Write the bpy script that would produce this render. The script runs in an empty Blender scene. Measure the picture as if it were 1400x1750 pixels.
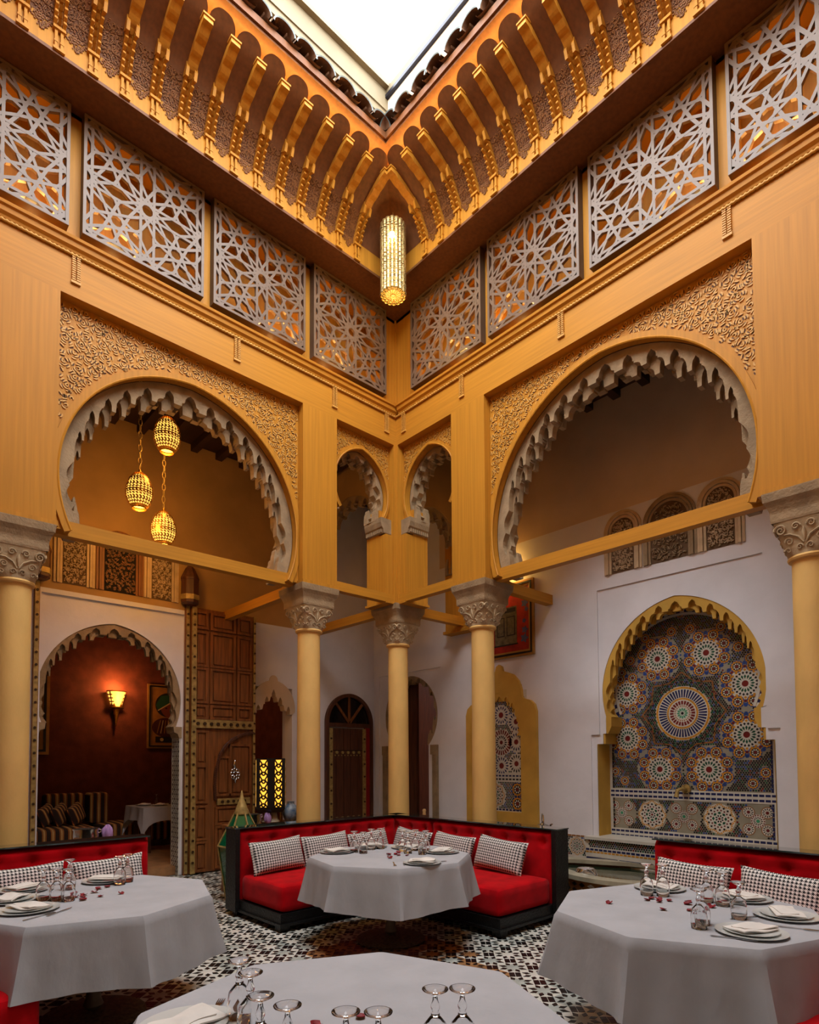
import bpy, bmesh, math, random
from mathutils import Vector, Matrix
R_ = random.Random(7)
PI = math.pi
sc = bpy.context.scene
COL = bpy.context.collection
# ------------------------------------------------------------------ camera
CAM = Vector((-5.3361, -6.0405, 1.6))
F_PX, PX_Y0 = 1034.277, 1255.99
YAW, PITCH, ROLL = 0.82666, 0.042664, -0.005317
_F = Vector((math.cos(YAW), math.sin(YAW), 0)); _R = Vector((math.sin(YAW), -math.cos(YAW), 0)); _U = Vector((0, 0, 1))
_F2 = _F * math.cos(PITCH) + _U * math.sin(PITCH); _U2 = _U * math.cos(PITCH) - _F * math.sin(PITCH)
_R2 = _R * math.cos(ROLL) + _U2 * math.sin(ROLL); _U3 = _U2 * math.cos(ROLL) - _R * math.sin(ROLL)
cd = bpy.data.cameras.new('camera'); cam = bpy.data.objects.new('camera', cd); COL.objects.link(cam)
m3 = Matrix((_R2, _U3, -_F2)).transposed()
cam.matrix_world = Matrix.Translation(CAM) @ m3.to_4x4()
cd.sensor_width = 36; cd.sensor_fit = 'AUTO'
cd.lens = F_PX / 1750 * 36
cd.shift_y = (PX_Y0 - 875) / 1750
cd.clip_start = .05
sc.camera = cam
# ------------------------------------------------------------------ world, exposure
w = bpy.data.worlds.new('sky'); sc.world = w; w.use_nodes = True
bg = w.node_tree.nodes['Background']
bg.inputs[0].default_value = (.93, .97, 1.0, 1)
bg.inputs[1].default_value = 9.0
vs = sc.view_settings
vs.view_transform = 'Standard'; vs.look = 'None'; vs.gamma = 1; vs.use_curve_mapping = False
vs.exposure = 0.42
sc.cycles.max_bounces = 10; sc.cycles.diffuse_bounces = 5; sc.cycles.glossy_bounces = 4; sc.cycles.transmission_bounces = 8
sc.cycles.caustics_reflective = False; sc.cycles.caustics_refractive = False
sc.cycles.sample_clamp_indirect = 6
# daylight enters through the open roof: a portal only guides the sampling
pl = bpy.data.lights.new('roof_portal', 'AREA'); pl.shape = 'RECTANGLE'; pl.size = 3.9; pl.size_y = 4.6
pl.cycles.is_portal = True
po = bpy.data.objects.new('roof_portal', pl); COL.objects.link(po); po.location = (-2.95, -3.25, 9.5)
WARM = (1.0, .56, .16)
def lamp(name, loc, power, col=WARM, r=.03):
    l = bpy.data.lights.new(name, 'POINT'); l.energy = power; l.color = col; l.shadow_soft_size = r
    o = bpy.data.objects.new(name, l); COL.objects.link(o); o.location = loc
    return o
# ------------------------------------------------------------------ materials
MATS = {}
def mat(n, col, rough=.5, metal=0., var=.12, vs=(6, 6, 6), bump=0., bs=None, emit=None, es=0., coat=0., trans=0., ior=1.45, col2=None, dist=.02, sheen=0., detail=4, alpha=1., spec=.5):
    m = bpy.data.materials.new(n); m.use_nodes = True; MATS[n] = m
    nt = m.node_tree; N = nt.nodes; L = nt.links
    b = N['Principled BSDF']
    b.inputs['Roughness'].default_value = rough; b.inputs['Metallic'].default_value = metal
    b.inputs['Specular IOR Level'].default_value = spec
    b.inputs['Coat Weight'].default_value = coat; b.inputs['Transmission Weight'].default_value = trans; b.inputs['IOR'].default_value = ior
    b.inputs['Alpha'].default_value = alpha
    if sheen: b.inputs['Sheen Weight'].default_value = sheen
    c2 = col2 or tuple(c * (1 - var * 2.2) for c in col)
    tc = N.new('ShaderNodeTexCoord'); mp = N.new('ShaderNodeMapping'); L.new(tc.outputs['Object'], mp.inputs['Vector'])
    mp.inputs['Scale'].default_value = vs
    nz = N.new('ShaderNodeTexNoise'); nz.inputs['Scale'].default_value = 1.0; nz.inputs['Detail'].default_value = detail
    L.new(mp.outputs[0], nz.inputs['Vector'])
    rp = N.new('ShaderNodeValToRGB'); L.new(nz.outputs['Fac'], rp.inputs['Fac'])
    rp.color_ramp.elements[0].position = .3; rp.color_ramp.elements[1].position = .65
    rp.color_ramp.elements[0].color = (*c2, 1); rp.color_ramp.elements[1].color = (*col, 1)
    L.new(rp.outputs['Color'], b.inputs['Base Color'])
    if bump:
        mp2 = N.new('ShaderNodeMapping'); L.new(tc.outputs['Object'], mp2.inputs['Vector']); mp2.inputs['Scale'].default_value = bs or vs
        n2 = N.new('ShaderNodeTexNoise'); n2.inputs['Scale'].default_value = 1.0; n2.inputs['Detail'].default_value = 5
        L.new(mp2.outputs[0], n2.inputs['Vector'])
        bp = N.new('ShaderNodeBump'); bp.inputs['Strength'].default_value = bump; bp.inputs['Distance'].default_value = dist
        L.new(n2.outputs['Fac'], bp.inputs['Height']); L.new(bp.outputs[0], b.inputs['Normal'])
    if emit:
        b.inputs['Emission Color'].default_value = (*emit, 1); b.inputs['Emission Strength'].default_value = es
    return m
def srgb(r, g, b_):
    f = lambda c: (c / 255 / 12.92) if c <= 10 else ((c / 255 + .055) / 1.055) ** 2.4
    return (f(r), f(g), f(b_))
mat('wood', srgb(192, 131, 42), .48, var=.09, vs=(34, 34, 1.1), bump=.06, dist=.004, spec=.22)
mat('wood_h', srgb(192, 131, 42), .48, var=.09, vs=(1.5, 1.5, 40), bump=.06, dist=.004, spec=.22)
mat('wood_carved', srgb(206, 154, 70), .55, var=.06, vs=(20, 20, 4), bump=.08, bs=(60, 60, 60), dist=.004)
mat('wood_groove_shade', srgb(92, 55, 26), .7, var=.1)  # dark strips that paint the shade inside carved cuts
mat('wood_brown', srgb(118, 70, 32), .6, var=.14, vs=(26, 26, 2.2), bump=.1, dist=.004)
mat('wood_door', srgb(142, 84, 38), .5, var=.25, vs=(30, 30, 2.5), bump=.2, bs=(60, 60, 4), dist=.006)
mat('wood_dark', srgb(92, 50, 28), .5, var=.25, vs=(30, 30, 2.5), bump=.2, bs=(60, 60, 4), dist=.006)
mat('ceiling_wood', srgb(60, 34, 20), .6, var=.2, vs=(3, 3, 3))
mat('screen_grey', srgb(116, 94, 76), .42, var=.08, vs=(9, 9, 9))
mat('screen_edge', srgb(78, 58, 46), .5, var=.1)
mat('stone', srgb(162, 136, 102), .85, var=.16, vs=(7, 7, 7), bump=.5, bs=(45, 45, 45), dist=.012)
mat('stone_light', srgb(190, 166, 130), .85, var=.14, vs=(9, 9, 9), bump=.4, bs=(60, 60, 60), dist=.008)
mat('stud_iron', srgb(70, 48, 28), .45, .3)
mat('plaster', srgb(226, 222, 224), .85, var=.05, vs=(2.2, 2.2, 2.2), bump=.25, bs=(16, 16, 16), dist=.01)
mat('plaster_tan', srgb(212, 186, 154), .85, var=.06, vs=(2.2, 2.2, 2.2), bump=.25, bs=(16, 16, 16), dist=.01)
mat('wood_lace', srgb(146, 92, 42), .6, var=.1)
mat('plaster_brown_lamplit', srgb(180, 140, 86), .85, var=.1, vs=(2, 2, 2), bump=.25, bs=(16, 16, 16), dist=.01)  # brown plaster; on the upper left wall its tone stands for lamplight
mat('plaster_carved', srgb(206, 178, 140), .85, var=.1, vs=(9, 9, 9), bump=.3, bs=(40, 40, 40), dist=.01)
mat('plaster_yellow', srgb(206, 160, 66), .8, var=.1, vs=(3, 3, 3), bump=.2, bs=(20, 20, 20), dist=.01)
mat('column_cream', srgb(226, 182, 106), .75, var=.08, vs=(4, 4, 2), bump=.25, bs=(35, 35, 20), dist=.008)
mat('red_wall', srgb(112, 52, 34), .8, var=.2, vs=(5, 5, 5), bump=.3, bs=(30, 30, 30), dist=.01)
mat('parapet_cream', srgb(122, 108, 82), .7, var=.08, vs=(4, 4, 4))
mat('parapet_white', srgb(236, 228, 212), .8, var=.1, vs=(2, 2, 2), col2=srgb(206, 160, 110))
mat('dark_metal', srgb(40, 40, 52), .4, .6)
mat('tile_edge', srgb(98, 108, 106), .35)
mat('roof_tile', srgb(130, 92, 66), .5, var=.25, vs=(5, 5, 5), bump=.2, bs=(30, 30, 30), coat=.3)
mat('grout', srgb(120, 114, 102), .6, var=.15, vs=(6, 6, 6))
mat('tile_black', srgb(26, 24, 24), .28, var=.2, vs=(9, 9, 9))
mat('tile_star', srgb(228, 226, 218), .32, var=.08, vs=(3, 3, 3), col2=srgb(196, 194, 178))
mat('tile_tan', srgb(176, 128, 84), .35, var=.2, vs=(6, 6, 6))
mat('tile_grey', srgb(184, 190, 182), .32, var=.15, vs=(6, 6, 6))
mat('brass', srgb(186, 156, 92), .5, .35, var=.2, vs=(20, 20, 20))
mat('gold', srgb(214, 184, 118), .42, .75, var=.15, vs=(60, 60, 60))
mat('silver', srgb(200, 198, 196), .22, 1., var=.05)
mat('iron', srgb(34, 32, 32), .5, .7, var=.2)
mat('strip_light', (1, .6, .2), emit=(1, .58, .14), es=48)
mat('bulb', (1, .8, .5), emit=(1, .62, .2), es=90)
# ------------------------------------------------------------------ mesh builder
class B:
    def __init__(s, T=None):
        s.v = []; s.f = []; s.mi = []; s.T = T; s.m = 0
    def V(s, *p):
        s.v.append(s.T(*p) if s.T else p); return len(s.v) - 1
    def F(s, *idx):
        s.f.append(idx); s.mi.append(s.m)
    def poly(s, pts): s.F(*[s.V(*p) for p in pts])
    def box(s, a0, a1, b0, b1, c0, c1):
        i = [s.V(a, b, c) for c in (c0, c1) for b in (b0, b1) for a in (a0, a1)]
        for q in ((0, 1, 3, 2), (4, 6, 7, 5), (0, 4, 5, 1), (2, 3, 7, 6), (0, 2, 6, 4), (1, 5, 7, 3)): s.F(*[i[k] for k in q])
    def obox(s, c, ax, ay, az):   # oriented box: centre, half vectors
        c = Vector(c); ax = Vector(ax); ay = Vector(ay); az = Vector(az)
        i = [s.V(*(c + sa * ax + sb * ay + sd * az)) for sd in (-1, 1) for sb in (-1, 1) for sa in (-1, 1)]
        for q in ((0, 1, 3, 2), (4, 6, 7, 5), (0, 4, 5, 1), (2, 3, 7, 6), (0, 2, 6, 4), (1, 5, 7, 3)): s.F(*[i[k] for k in q])
    def prism(s, poly, d0, d1, ax='o'):
        # poly in (u,z) extruded along o (ax='o'), in (o,z) along u (ax='u'), in (u,o) along z (ax='z')
        P = {'o': lambda a, b, d: (a, d, b), 'u': lambda a, b, d: (d, a, b), 'z': lambda a, b, d: (a, b, d)}[ax]
        n = len(poly)
        i = [s.V(*P(a, b, d0)) for a, b in poly]; j = [s.V(*P(a, b, d1)) for a, b in poly]
        s.F(*i); s.F(*reversed(j))
        for k in range(n): s.F(i[k], j[k], j[(k + 1) % n], i[(k + 1) % n])
    def ring(s, inner, outer, d0, d1, closed=False, back=True):
        # band between two (u,z) polylines of equal length, thickness along o
        n = len(inner)
        a = [s.V(p[0], d0, p[1]) for p in inner]; b = [s.V(p[0], d0, p[1]) for p in outer]
        c = [s.V(p[0], d1, p[1]) for p in inner]; d = [s.V(p[0], d1, p[1]) for p in outer]
        for k in range(n if closed else n - 1):
            l = (k + 1) % n
            s.F(a[k], b[k], b[l], a[l]); s.F(a[k], a[l], c[l], c[k]); s.F(b[k], d[k], d[l], b[l])
            if back: s.F(c[k], c[l], d[l], d[k])
        if not closed:
            s.F(a[0], c[0], d[0], b[0]); s.F(a[-1], b[-1], d[-1], c[-1])
    def lathe(s, prof, c=(0, 0, 0), n=24, cap=True, a0=0, a1=2 * PI):
        full = abs(a1 - a0 - 2 * PI) < 1e-6; m = n if full else n + 1
        rows = []
        for r, z in prof:
            rows.append([s.V(c[0] + r * math.cos(a0 + (a1 - a0) * k / n), c[1] + r * math.sin(a0 + (a1 - a0) * k / n), c[2] + z) for k in range(m)])
        for a, b in zip(rows, rows[1:]):
            for k in range(n): s.F(a[k], a[(k + 1) % m], b[(k + 1) % m], b[k])
        if cap and full:
            if prof[0][0] > 1e-5: s.F(*reversed(rows[0]))
            if prof[-1][0] > 1e-5: s.F(*rows[-1])
    def tube(s, path, r, n=8, cap=True):
        path = [Vector(p) for p in path]; rs = r if isinstance(r, (list, tuple)) else [r] * len(path)
        rows = []; prev = None
        for k, p in enumerate(path):
            t = (path[min(k + 1, len(path) - 1)] - path[max(k - 1, 0)])
            t = t.normalized() if t.length > 1e-9 else Vector((0, 0, 1))
            if prev is None:
                h = Vector((0, 0, 1)) if abs(t.z) < .9 else Vector((1, 0, 0)); x = t.cross(h).normalized()
            else:
                x = (prev - t * prev.dot(t)).normalized()
            prev = x; y = t.cross(x)
            rows.append([s.V(*(p + (x * math.cos(2 * PI * q / n) + y * math.sin(2 * PI * q / n)) * rs[k])) for q in range(n)])
        for a, b in zip(rows, rows[1:]):
            for q in range(n): s.F(a[q], a[(q + 1) % n], b[(q + 1) % n], b[q])
        if cap: s.F(*reversed(rows[0])); s.F(*rows[-1])
    def grid(s, fn, nu, nv, cu=False, cv=False):
        idx = [[s.V(*fn(i / nu, j / nv)) for j in range(nv if cv else nv + 1)] for i in range(nu if cu else nu + 1)]
        for i in range(nu):
            for j in range(nv):
                a, b = i, (i + 1) % len(idx); c, d = j, (j + 1) % len(idx[0])
                s.F(idx[a][c], idx[b][c], idx[b][d], idx[a][d])
    def mesh(s, name, mats, smooth=False, off=None, fix=False):
        me = bpy.data.meshes.new(name)
        vv = s.v if off is None else [(p[0] - off[0], p[1] - off[1], p[2] - off[2]) for p in s.v]
        me.from_pydata([tuple(p) for p in vv], [], s.f)
        for x in (mats if isinstance(mats, (list, tuple)) else [mats]): me.materials.append(MATS[x] if isinstance(x, str) else x)
        if isinstance(mats, (list, tuple)) and len(mats) > 1: me.polygons.foreach_set('material_index', s.mi)
        if smooth:
            me.polygons.foreach_set('use_smooth', [True] * len(me.polygons))
            if smooth != 'all': me.set_sharp_from_angle(angle=math.radians(smooth if smooth is not True else 40))
        if fix:
            bm = bmesh.new(); bm.from_mesh(me); bmesh.ops.recalc_face_normals(bm, faces=bm.faces); bm.to_mesh(me); bm.free()
        me.update(); return me
    def build(s, name, mats, parent=None, smooth=False, loc=None, local=False, fix=False):
        # vertices are in world space unless local=True; a child is stored relative to its thing
        off = None
        if not local:
            if parent is not None: off = wloc(parent)
            elif loc is not None: off = loc
        o = bpy.data.objects.new(name, s.mesh(name, mats, smooth, off, fix)); COL.objects.link(o)
        if parent is not None: o.parent = parent
        elif loc is not None: o.location = loc
        return o
def wloc(o):
    p = Vector(o.location)
    while o.parent: o = o.parent; p = p + Vector(o.location)
    return p
def tag(o, label, cat=None, group=None, kind=None):
    o['label'] = label
    if cat: o['category'] = cat
    if group: o['group'] = group
    if kind: o['kind'] = kind
    return o
def thing(name, label, cat, loc=(0, 0, 0), rz=0, group=None, kind=None):
    o = bpy.data.objects.new(name, None); COL.objects.link(o); o.location = loc; o.rotation_euler = (0, 0, rz)
    o.empty_display_size = .05
    return tag(o, label, cat, group, kind)
def struct(name, label, loc=(0, 0, 0)):
    o = bpy.data.objects.new(name, None); COL.objects.link(o); o.location = loc
    return tag(o, label, None, None, 'structure')
def inst(name, me, parent=None, loc=(0, 0, 0), rot=(0, 0, 0), scale=None):
    o = bpy.data.objects.new(name, me); COL.objects.link(o); o.location = loc; o.rotation_euler = rot
    if scale: o.scale = scale if isinstance(scale, (tuple, list)) else (scale,) * 3
    if parent is not None: o.parent = parent
    return o
def dup(root, loc, rz=None, label=None, name=None):
    r = root.copy(); COL.objects.link(r); r.location = loc
    if rz is not None: r.rotation_euler = (0, 0, rz)
    if label: r['label'] = label
    for ch in root.children:
        c = ch.copy(); COL.objects.link(c); c.parent = r
        for g in ch.children:
            d = g.copy(); COL.objects.link(d); d.parent = c
    return r
TL = lambda u, o, z: (-u, -o, z)      # the courtyard's left wall: u from the corner, o out into the court
TR = lambda u, o, z: (-o, -u, z)      # the right wall
DX, DY = 1.65, 2.5                    # the gallery's back walls
T_BL = lambda u, o, z: (-u, DY - o, z)
T_BR = lambda u, o, z: (DX - o, -u, z)
def arc(cu, cz, r, a0, a1, n): return [(cu + r * math.cos(a0 + (a1 - a0) * k / n), cz + r * math.sin(a0 + (a1 - a0) * k / n)) for k in range(n + 1)]
# ------------------------------------------------------------------ arcade walls
ZB, ZF, ZROPE, ZSILL, ZPB = 3.73, 5.88, 6.28, 6.395, 6.47
TH = .44
def scrolls(b, inside, u0, u1, z0, z1, o, sp=.15, seed=1, h=.011, scale=1.):
    # carved arabesque: tapering curled leaves raised from the board (slot 0), each beside a flat dark strip painted as a cut's shade (slot 1)
    rr = random.Random(seed); row = 0; z = z0
    def leaf(cu, cz, r, a, da, w):
        K = 5; pts = [(cu + r * math.cos(a + da * k / K), cz + r * math.sin(a + da * k / K)) for k in range(K + 1)]
        if not all(inside(*p) for p in (pts[0], pts[2], pts[-1])): return
        def strip(roff, ww, hh, mi, sides):
            b.m = mi; A = []; C = []
            for k in range(K + 1):
                th = a + da * k / K; t = k / K; wk = ww * (.25 + .75 * math.sin(PI * min(1, t * .85 + .12)))
                A.append(((cu + (r + roff - wk) * math.cos(th)), cz + (r + roff - wk) * math.sin(th)))
                C.append(((cu + (r + roff + wk) * math.cos(th)), cz + (r + roff + wk) * math.sin(th)))
            ia = [b.V(p[0], o + hh, p[1]) for p in A]; ic = [b.V(p[0], o + hh, p[1]) for p in C]
            for k in range(K): b.F(ia[k], ic[k], ic[k + 1], ia[k + 1])
            if sides:
                ja = [b.V(p[0], o, p[1]) for p in A]; jc = [b.V(p[0], o, p[1]) for p in C]
                for k in range(K): b.F(ia[k], ia[k + 1], ja[k + 1], ja[k]); b.F(ic[k], jc[k], jc[k + 1], ic[k + 1])
        strip(0, w * .8, h, 0, True); strip(-w * 1.5, w * .72, .0015, 1, False)
    while z < z1:
        u = u0 + (sp * .5 if row % 2 else 0)
        while u < u1:
            cu, cz = u + rr.uniform(-.02, .02), z + rr.uniform(-.02, .02); ph = rr.uniform(0, 6.28); sg = rr.choice((-1, 1))
            for r, n in ((.015, 1), (.036, 3), (.058, 5)):
                for k in range(n):
                    leaf(cu, cz, r * scale, ph + sg * (2 * PI * k / n + r * 20), sg * (2 * PI / n) * (.6 if n > 1 else .7), .0085 * scale)
            u += sp
        z += sp * .86; row += 1
    b.m = 0
def arch_pts(cu, cz, R, zlow, n=48, p=0.):
    # horseshoe outline from the right foot (small u) over the apex to the left foot; p > 0 makes it pointed
    d = p * R; Rr = R + d
    phi0 = math.asin(max(-1, min(1, (zlow - cz) / Rr)))
    out = []
    for k in range(n + 1):
        t = k / n
        if t <= .5:
            top = math.acos(d / Rr); a = phi0 + (top - phi0) * (t * 2)
            out.append((cu - (Rr * math.cos(a) - d), cz + Rr * math.sin(a)))
        else:
            q = out[int(round((1 - t) * n))]; out.append((2 * cu - q[0], q[1]))
    return out
def normals(P):
    N = []
    for k in range(len(P)):
        a = P[max(k - 1, 0)]; c = P[min(k + 1, len(P) - 1)]; tx, tz = c[0] - a[0], c[1] - a[1]; l = math.hypot(tx, tz) or 1
        N.append((tz / l, -tx / l))    # towards the inside of the arch (below the apex)
    mid = len(P) // 2
    if N[mid][1] > 0: N = [(-x, -y) for x, y in N]
    return N
def resample(P, n):
    L = [0]
    for a, b in zip(P, P[1:]): L.append(L[-1] + math.hypot(b[0] - a[0], b[1] - a[1]))
    out = []; j = 0
    for k in range(n + 1):
        s = L[-1] * k / n
        while j < len(L) - 2 and L[j + 1] < s: j += 1
        t = (s - L[j]) / max(1e-9, L[j + 1] - L[j]); a, b = P[j], P[j + 1]
        out.append((a[0] + (b[0] - a[0]) * t, a[1] + (b[1] - a[1]) * t))
    return out
def lamb_contour(Q, n, shift=0., nh=.11):
    # stalactite edge: a staircase of little lobes and upright pointed notches between n+1 stations on the line Q
    tot = n; fr = [min(1, max(0, (k + shift) / tot)) for k in range(n + 1)]; M = 400; L = resample(Q, M)
    S = [L[int(round(f * M))] for f in fr]
    if shift: S = [L[0]] + S[:-1] + [L[-1]]
    out = []; top = max(p[1] for p in Q)
    for A, Bp in zip(S, S[1:]):
        up = Bp[1] >= A[1]; lo, hi = (A, Bp) if up else (Bp, A)
        dx, dz = hi[0] - lo[0], hi[1] - lo[1]; seg = [lo]
        if abs(A[1] - Bp[1]) < .02:                      # the crown: one tall notch
            w = dx; h = nh * 1.25
            seg += [(lo[0] + w * t, lo[1] + h * d) for t, d in ((.12, 0), (.13, .22), (.24, .32), (.28, .62), (.36, .86), (.5, 1.05), (.64, .86), (.72, .62), (.76, .32), (.87, .22), (.88, 0))] + [(hi[0], lo[1])]
        elif abs(dx) < .055:                             # steep foot: plain scallop
            nx = math.copysign(1, (sum(q[0] for q in Q) / len(Q)) - lo[0]); k = .05
            seg += [(lo[0] + dx * t - nx * k * math.sin(PI * t) * .9, lo[1] + dz * t) for t in (.08, .2, .35, .5, .65, .8, .92)] + [hi]
        else:
            h = min(nh, abs(dx) * .95); zb = hi[1]
            seg += [(lo[0] + dx * .02, lo[1] + dz * .30), (lo[0] + dx * .05, lo[1] + dz * .62), (lo[0] + dx * .14, lo[1] + dz * .88), (lo[0] + dx * .24, zb), (lo[0] + dx * .30, zb), (lo[0] + dx * .30, zb + h * .18), (lo[0] + dx * .36, zb + h * .20)]
            seg += [(lo[0] + dx * t, zb + h * d) for t, d in ((.37, .50), (.42, .78), (.50, .93), (.565, 1.08), (.63, .93), (.71, .78), (.76, .50), (.77, 0))] + [hi]
        if not up: seg.reverse()
        out += seg if not out else seg[1:]
    return out
def lambrequin(b, P, ncusp, d0, d1, depth, rim=.02, phase=0.):
    N = normals(P); zl, zh = P[0][1], max(p[1] for p in P)
    dp = lambda p: depth * (.50 + .50 * min(1, max(0, (p[1] - zl) / (zh - zl) - .15) / .6))
    Q = [(p[0] + n[0] * dp(p), p[1] + n[1] * dp(p)) for p, n in zip(P, N)]
    Q[0] = (Q[0][0], P[0][1]); Q[-1] = (Q[-1][0], P[-1][1])
    C = lamb_contour(Q, ncusp, phase, depth * .55)
    b.prism(P + C[::-1], d0, d1)
def stone_arch(T, P, ncusp, o_front, depth, parent, thick=.30, name='scalloped_arch'):
    b = B(T)
    lambrequin(b, P, ncusp, o_front, o_front - thick * .32, depth)
    lambrequin(b, P, ncusp, o_front - thick * .33, o_front - thick * .68, depth * 1.28, phase=.5)
    lambrequin(b, P, ncusp, o_front - thick * .69, o_front - thick, depth * 1.05)
    return b.build(name, 'stone', parent)
def rim_bead(b, P, off, o, r):     # thin moulding that follows the arch
    NN = normals(P); b.tube([(p[0] + n[0] * off, o, p[1] + n[1] * off) for p, n in zip(P, NN)], r, 6)
def spandrel(b, P, ua, ub, zt, o0, o1):
    # board between a rectangle's top and sides and the arch outline
    cu = (ua + ub) / 2; zl = P[0][1]; cz = max(zl + .01, max((abs(p[0] - cu), p[1]) for p in P)[1])
    inner = []; outer = []
    cand = []
    for p in P:
        dx, dz = p[0] - cu, p[1] - cz
        tx = ((ub if dx > 0 else ua) - cu) / dx if abs(dx) > 1e-6 else 1e9
        tz = (zt - cz) / dz if dz > 1e-6 else 1e9
        t = max(1, min(tx, tz)); cand.append((p, (cu + dx * t, cz + dz * t), tx < tz))
    for k, (p, q, side) in enumerate(cand):
        if k and side != cand[k - 1][2]:
            c = (ub if (p[0] > cu) else ua, zt); pp = cand[k - 1][0]
            inner.append(((p[0] + pp[0]) / 2, (p[1] + pp[1]) / 2)); outer.append(c)
        inner.append(p); outer.append(q)
    outer[0] = (ua if outer[0][0] < cu else ub, zl); outer[-1] = (ub if outer[-1][0] > cu else ua, zl)
    b.ring(inner, outer, o0, o1)
def arch_bay(T, W, ua, ub, cu, cz, R, zlow, ncusp, depth, pt, seed, small=False):
    P = arch_pts(cu, cz, R, zlow, 64, pt)
    b = B(T); spandrel(b, P, ua, ub, ZF, -.11, -.185); W_board = b.build('spandrel_board', 'wood', W)
    b = B(T); band = .06 if not small else .035
    Q = [(p[0] - n[0] * band, p[1] - n[1] * band) for p, n in zip(P, normals(P))]
    Qc = [(min(max(q[0], ua + .004), ub - .004), min(q[1], ZF - .004)) for q in Q]
    b.ring(P, Qc, -.085, -.115); rim_bead(b, P, .0, -.09, .012)
    b.build('archivolt', 'wood', W, smooth=30)
    d = pt * R
    def inside(u, z):
        if not (ua + .008 < u < ub - .008 and z < ZF - .01 and z > zlow + .1): return False
        rr = math.hypot(abs(u - cu) + d, z - cz)
        return rr > R + d + band + .01
    b = B(T); scrolls(b, inside, ua, ub, zlow, ZF, -.11, .122 if not small else .10, seed, h=.008, scale=1. if not small else .8)
    o = b.build('carved_arabesque', ['wood_carved', 'wood_groove_shade'], W); tag(o, 'carved scrolling leaf relief', kind='stuff')
    P2 = arch_pts(cu, cz, R - .004, zlow, 64, pt)
    s = stone_arch(T, P2, ncusp, -.19, depth, W, thick=.24); s['label'] = 'weathered stone arch edge of small pointed pendants'
    return P
def arcade(T, side, u2, u3, u4, Lw, bigR, bigcz, lab):
    W = struct('wall_' + side, lab)
    b = B(T)
    b.box(0, Lw, -TH, 0, ZF, ZROPE)                                    # lintel
    b.build('lintel', 'wood_h', W)
    PW = .50
    for (a, c) in ((u2, u3), (u4, u4 + u3 - u2)):
        b = B(T); b.box(a, c, -TH, 0, ZB + .02, ZF); b.box(a - .012, c + .012, -TH - .01, .022, ZB - .025, ZB + .02)
        b.build('pier', 'wood', W)
    # corner pilaster
    b = B(T); b.box(0.0, .035, -TH, 0, ZB, ZF); b.box(0, .155, -TH, -.035, ZB, 4.64); b.box(.0, .18, -TH - .01, .0, ZB - .03, ZB)
    b.box(.06, .155, -TH, -.17, 4.64, 5.0)
    b.build('corner_pilaster', 'wood', W)
    # impost of the small arch
    b = B(T); b.prism([(0.03, 4.66), (.165, 4.66), (.175, 4.71), (.20, 4.74), (.215, 4.80), (.215, 4.86), (.03, 4.86)], -.06, -TH + .02)
    for k in range(9): b.box(.165, .19, -.09 - k * .038, -.115 - k * .038, 4.67, 4.72)
    b.build('stone_impost', 'stone', W)
    # bays
    arch_bay(T, W, .035, u2, (.035 + u2) / 2 + .005, 5.16, (u2 - .035) / 2 - .03, 4.84, 11, .09, .22, 3, True)
    big = arch_bay(T, W, u3, u4, (u3 + u4) / 2, bigcz, bigR, ZB, 19, .20, .045, 11 if side == 'left' else 23)
    v2 = u4 + u3 - u2
    if v2 + .3 < Lw:
        b = B(T); b.box(v2, Lw, -TH, -.06, 5.3, ZF); b.build('spandrel_board', 'wood', W)
    return W, big
WL, BIG_L = arcade(TL, 'left', .98, 1.475, 4.05, 5.53, 1.262, 4.27, 'panelled oak arcade wall with carved spandrels, at the lantern side')
WR, BIG_R = arcade(TR, 'right', 1.03, 1.56, 4.43, 6.0, 1.41, 4.22, 'panelled oak arcade wall with carved spandrels, at the tiled fountain side')
# ------------------------------------------------------------------ sill, rope moulding, drops
def sill(T, side, Lw, drops, lab):
    S = struct('trim_' + side, lab)
    b = B(T); b.prism([(-.44, ZROPE), (.02, ZROPE), (.025, 6.30), (.05, 6.32), (.055, 6.36), (.075, 6.37), (.08, ZSILL), (-.44, ZSILL)], 0 if side == 'left' else .08, Lw, 'u')
    b.build('sill_moulding', 'wood_h', S)
    b = B(T); n = int(Lw / .018)
    b.grid(lambda i, j: (i * Lw, .016 + (.013 + .004 * math.sin(i * n * PI * 1.0 + j * 2 * PI)) * math.cos(j * 2 * PI), 6.262 + (.013 + .004 * math.sin(i * n * PI + j * 2 * PI)) * math.sin(j * 2 * PI)), n * 2, 7, False, True)
    b.build('rope_moulding', 'wood_carved', S, smooth='all')
    for u in drops:
        b = B(T)
        for du in (-.020, .020):
            z = 6.25
            prof = []
            k = 0
            while z > 6.02:
                prof.append((.010 if k % 2 else .015, z)); z -= .0105; k += 1
            for (r0, za), (r1, zb) in zip(prof, prof[1:]):
                b.box(u + du - r0, u + du + r0, 0, r0 + .006, zb, za)
        b.box(u - .04, u + .04, 0, .02, 6.0, 6.022)
        b.build('rope_drop', 'wood_carved', S)
    return S
sill(TL, 'left', 5.53, (.17, .92 + .1, 2.33, 3.93, 5.1), 'moulded oak sill with twisted rope trim under the lattices, lantern side')
sill(TR, 'right', 6.0, (.17, 1.22, 2.62, 4.25, 5.4), 'moulded oak sill with twisted rope trim under the lattices, fountain side')
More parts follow.
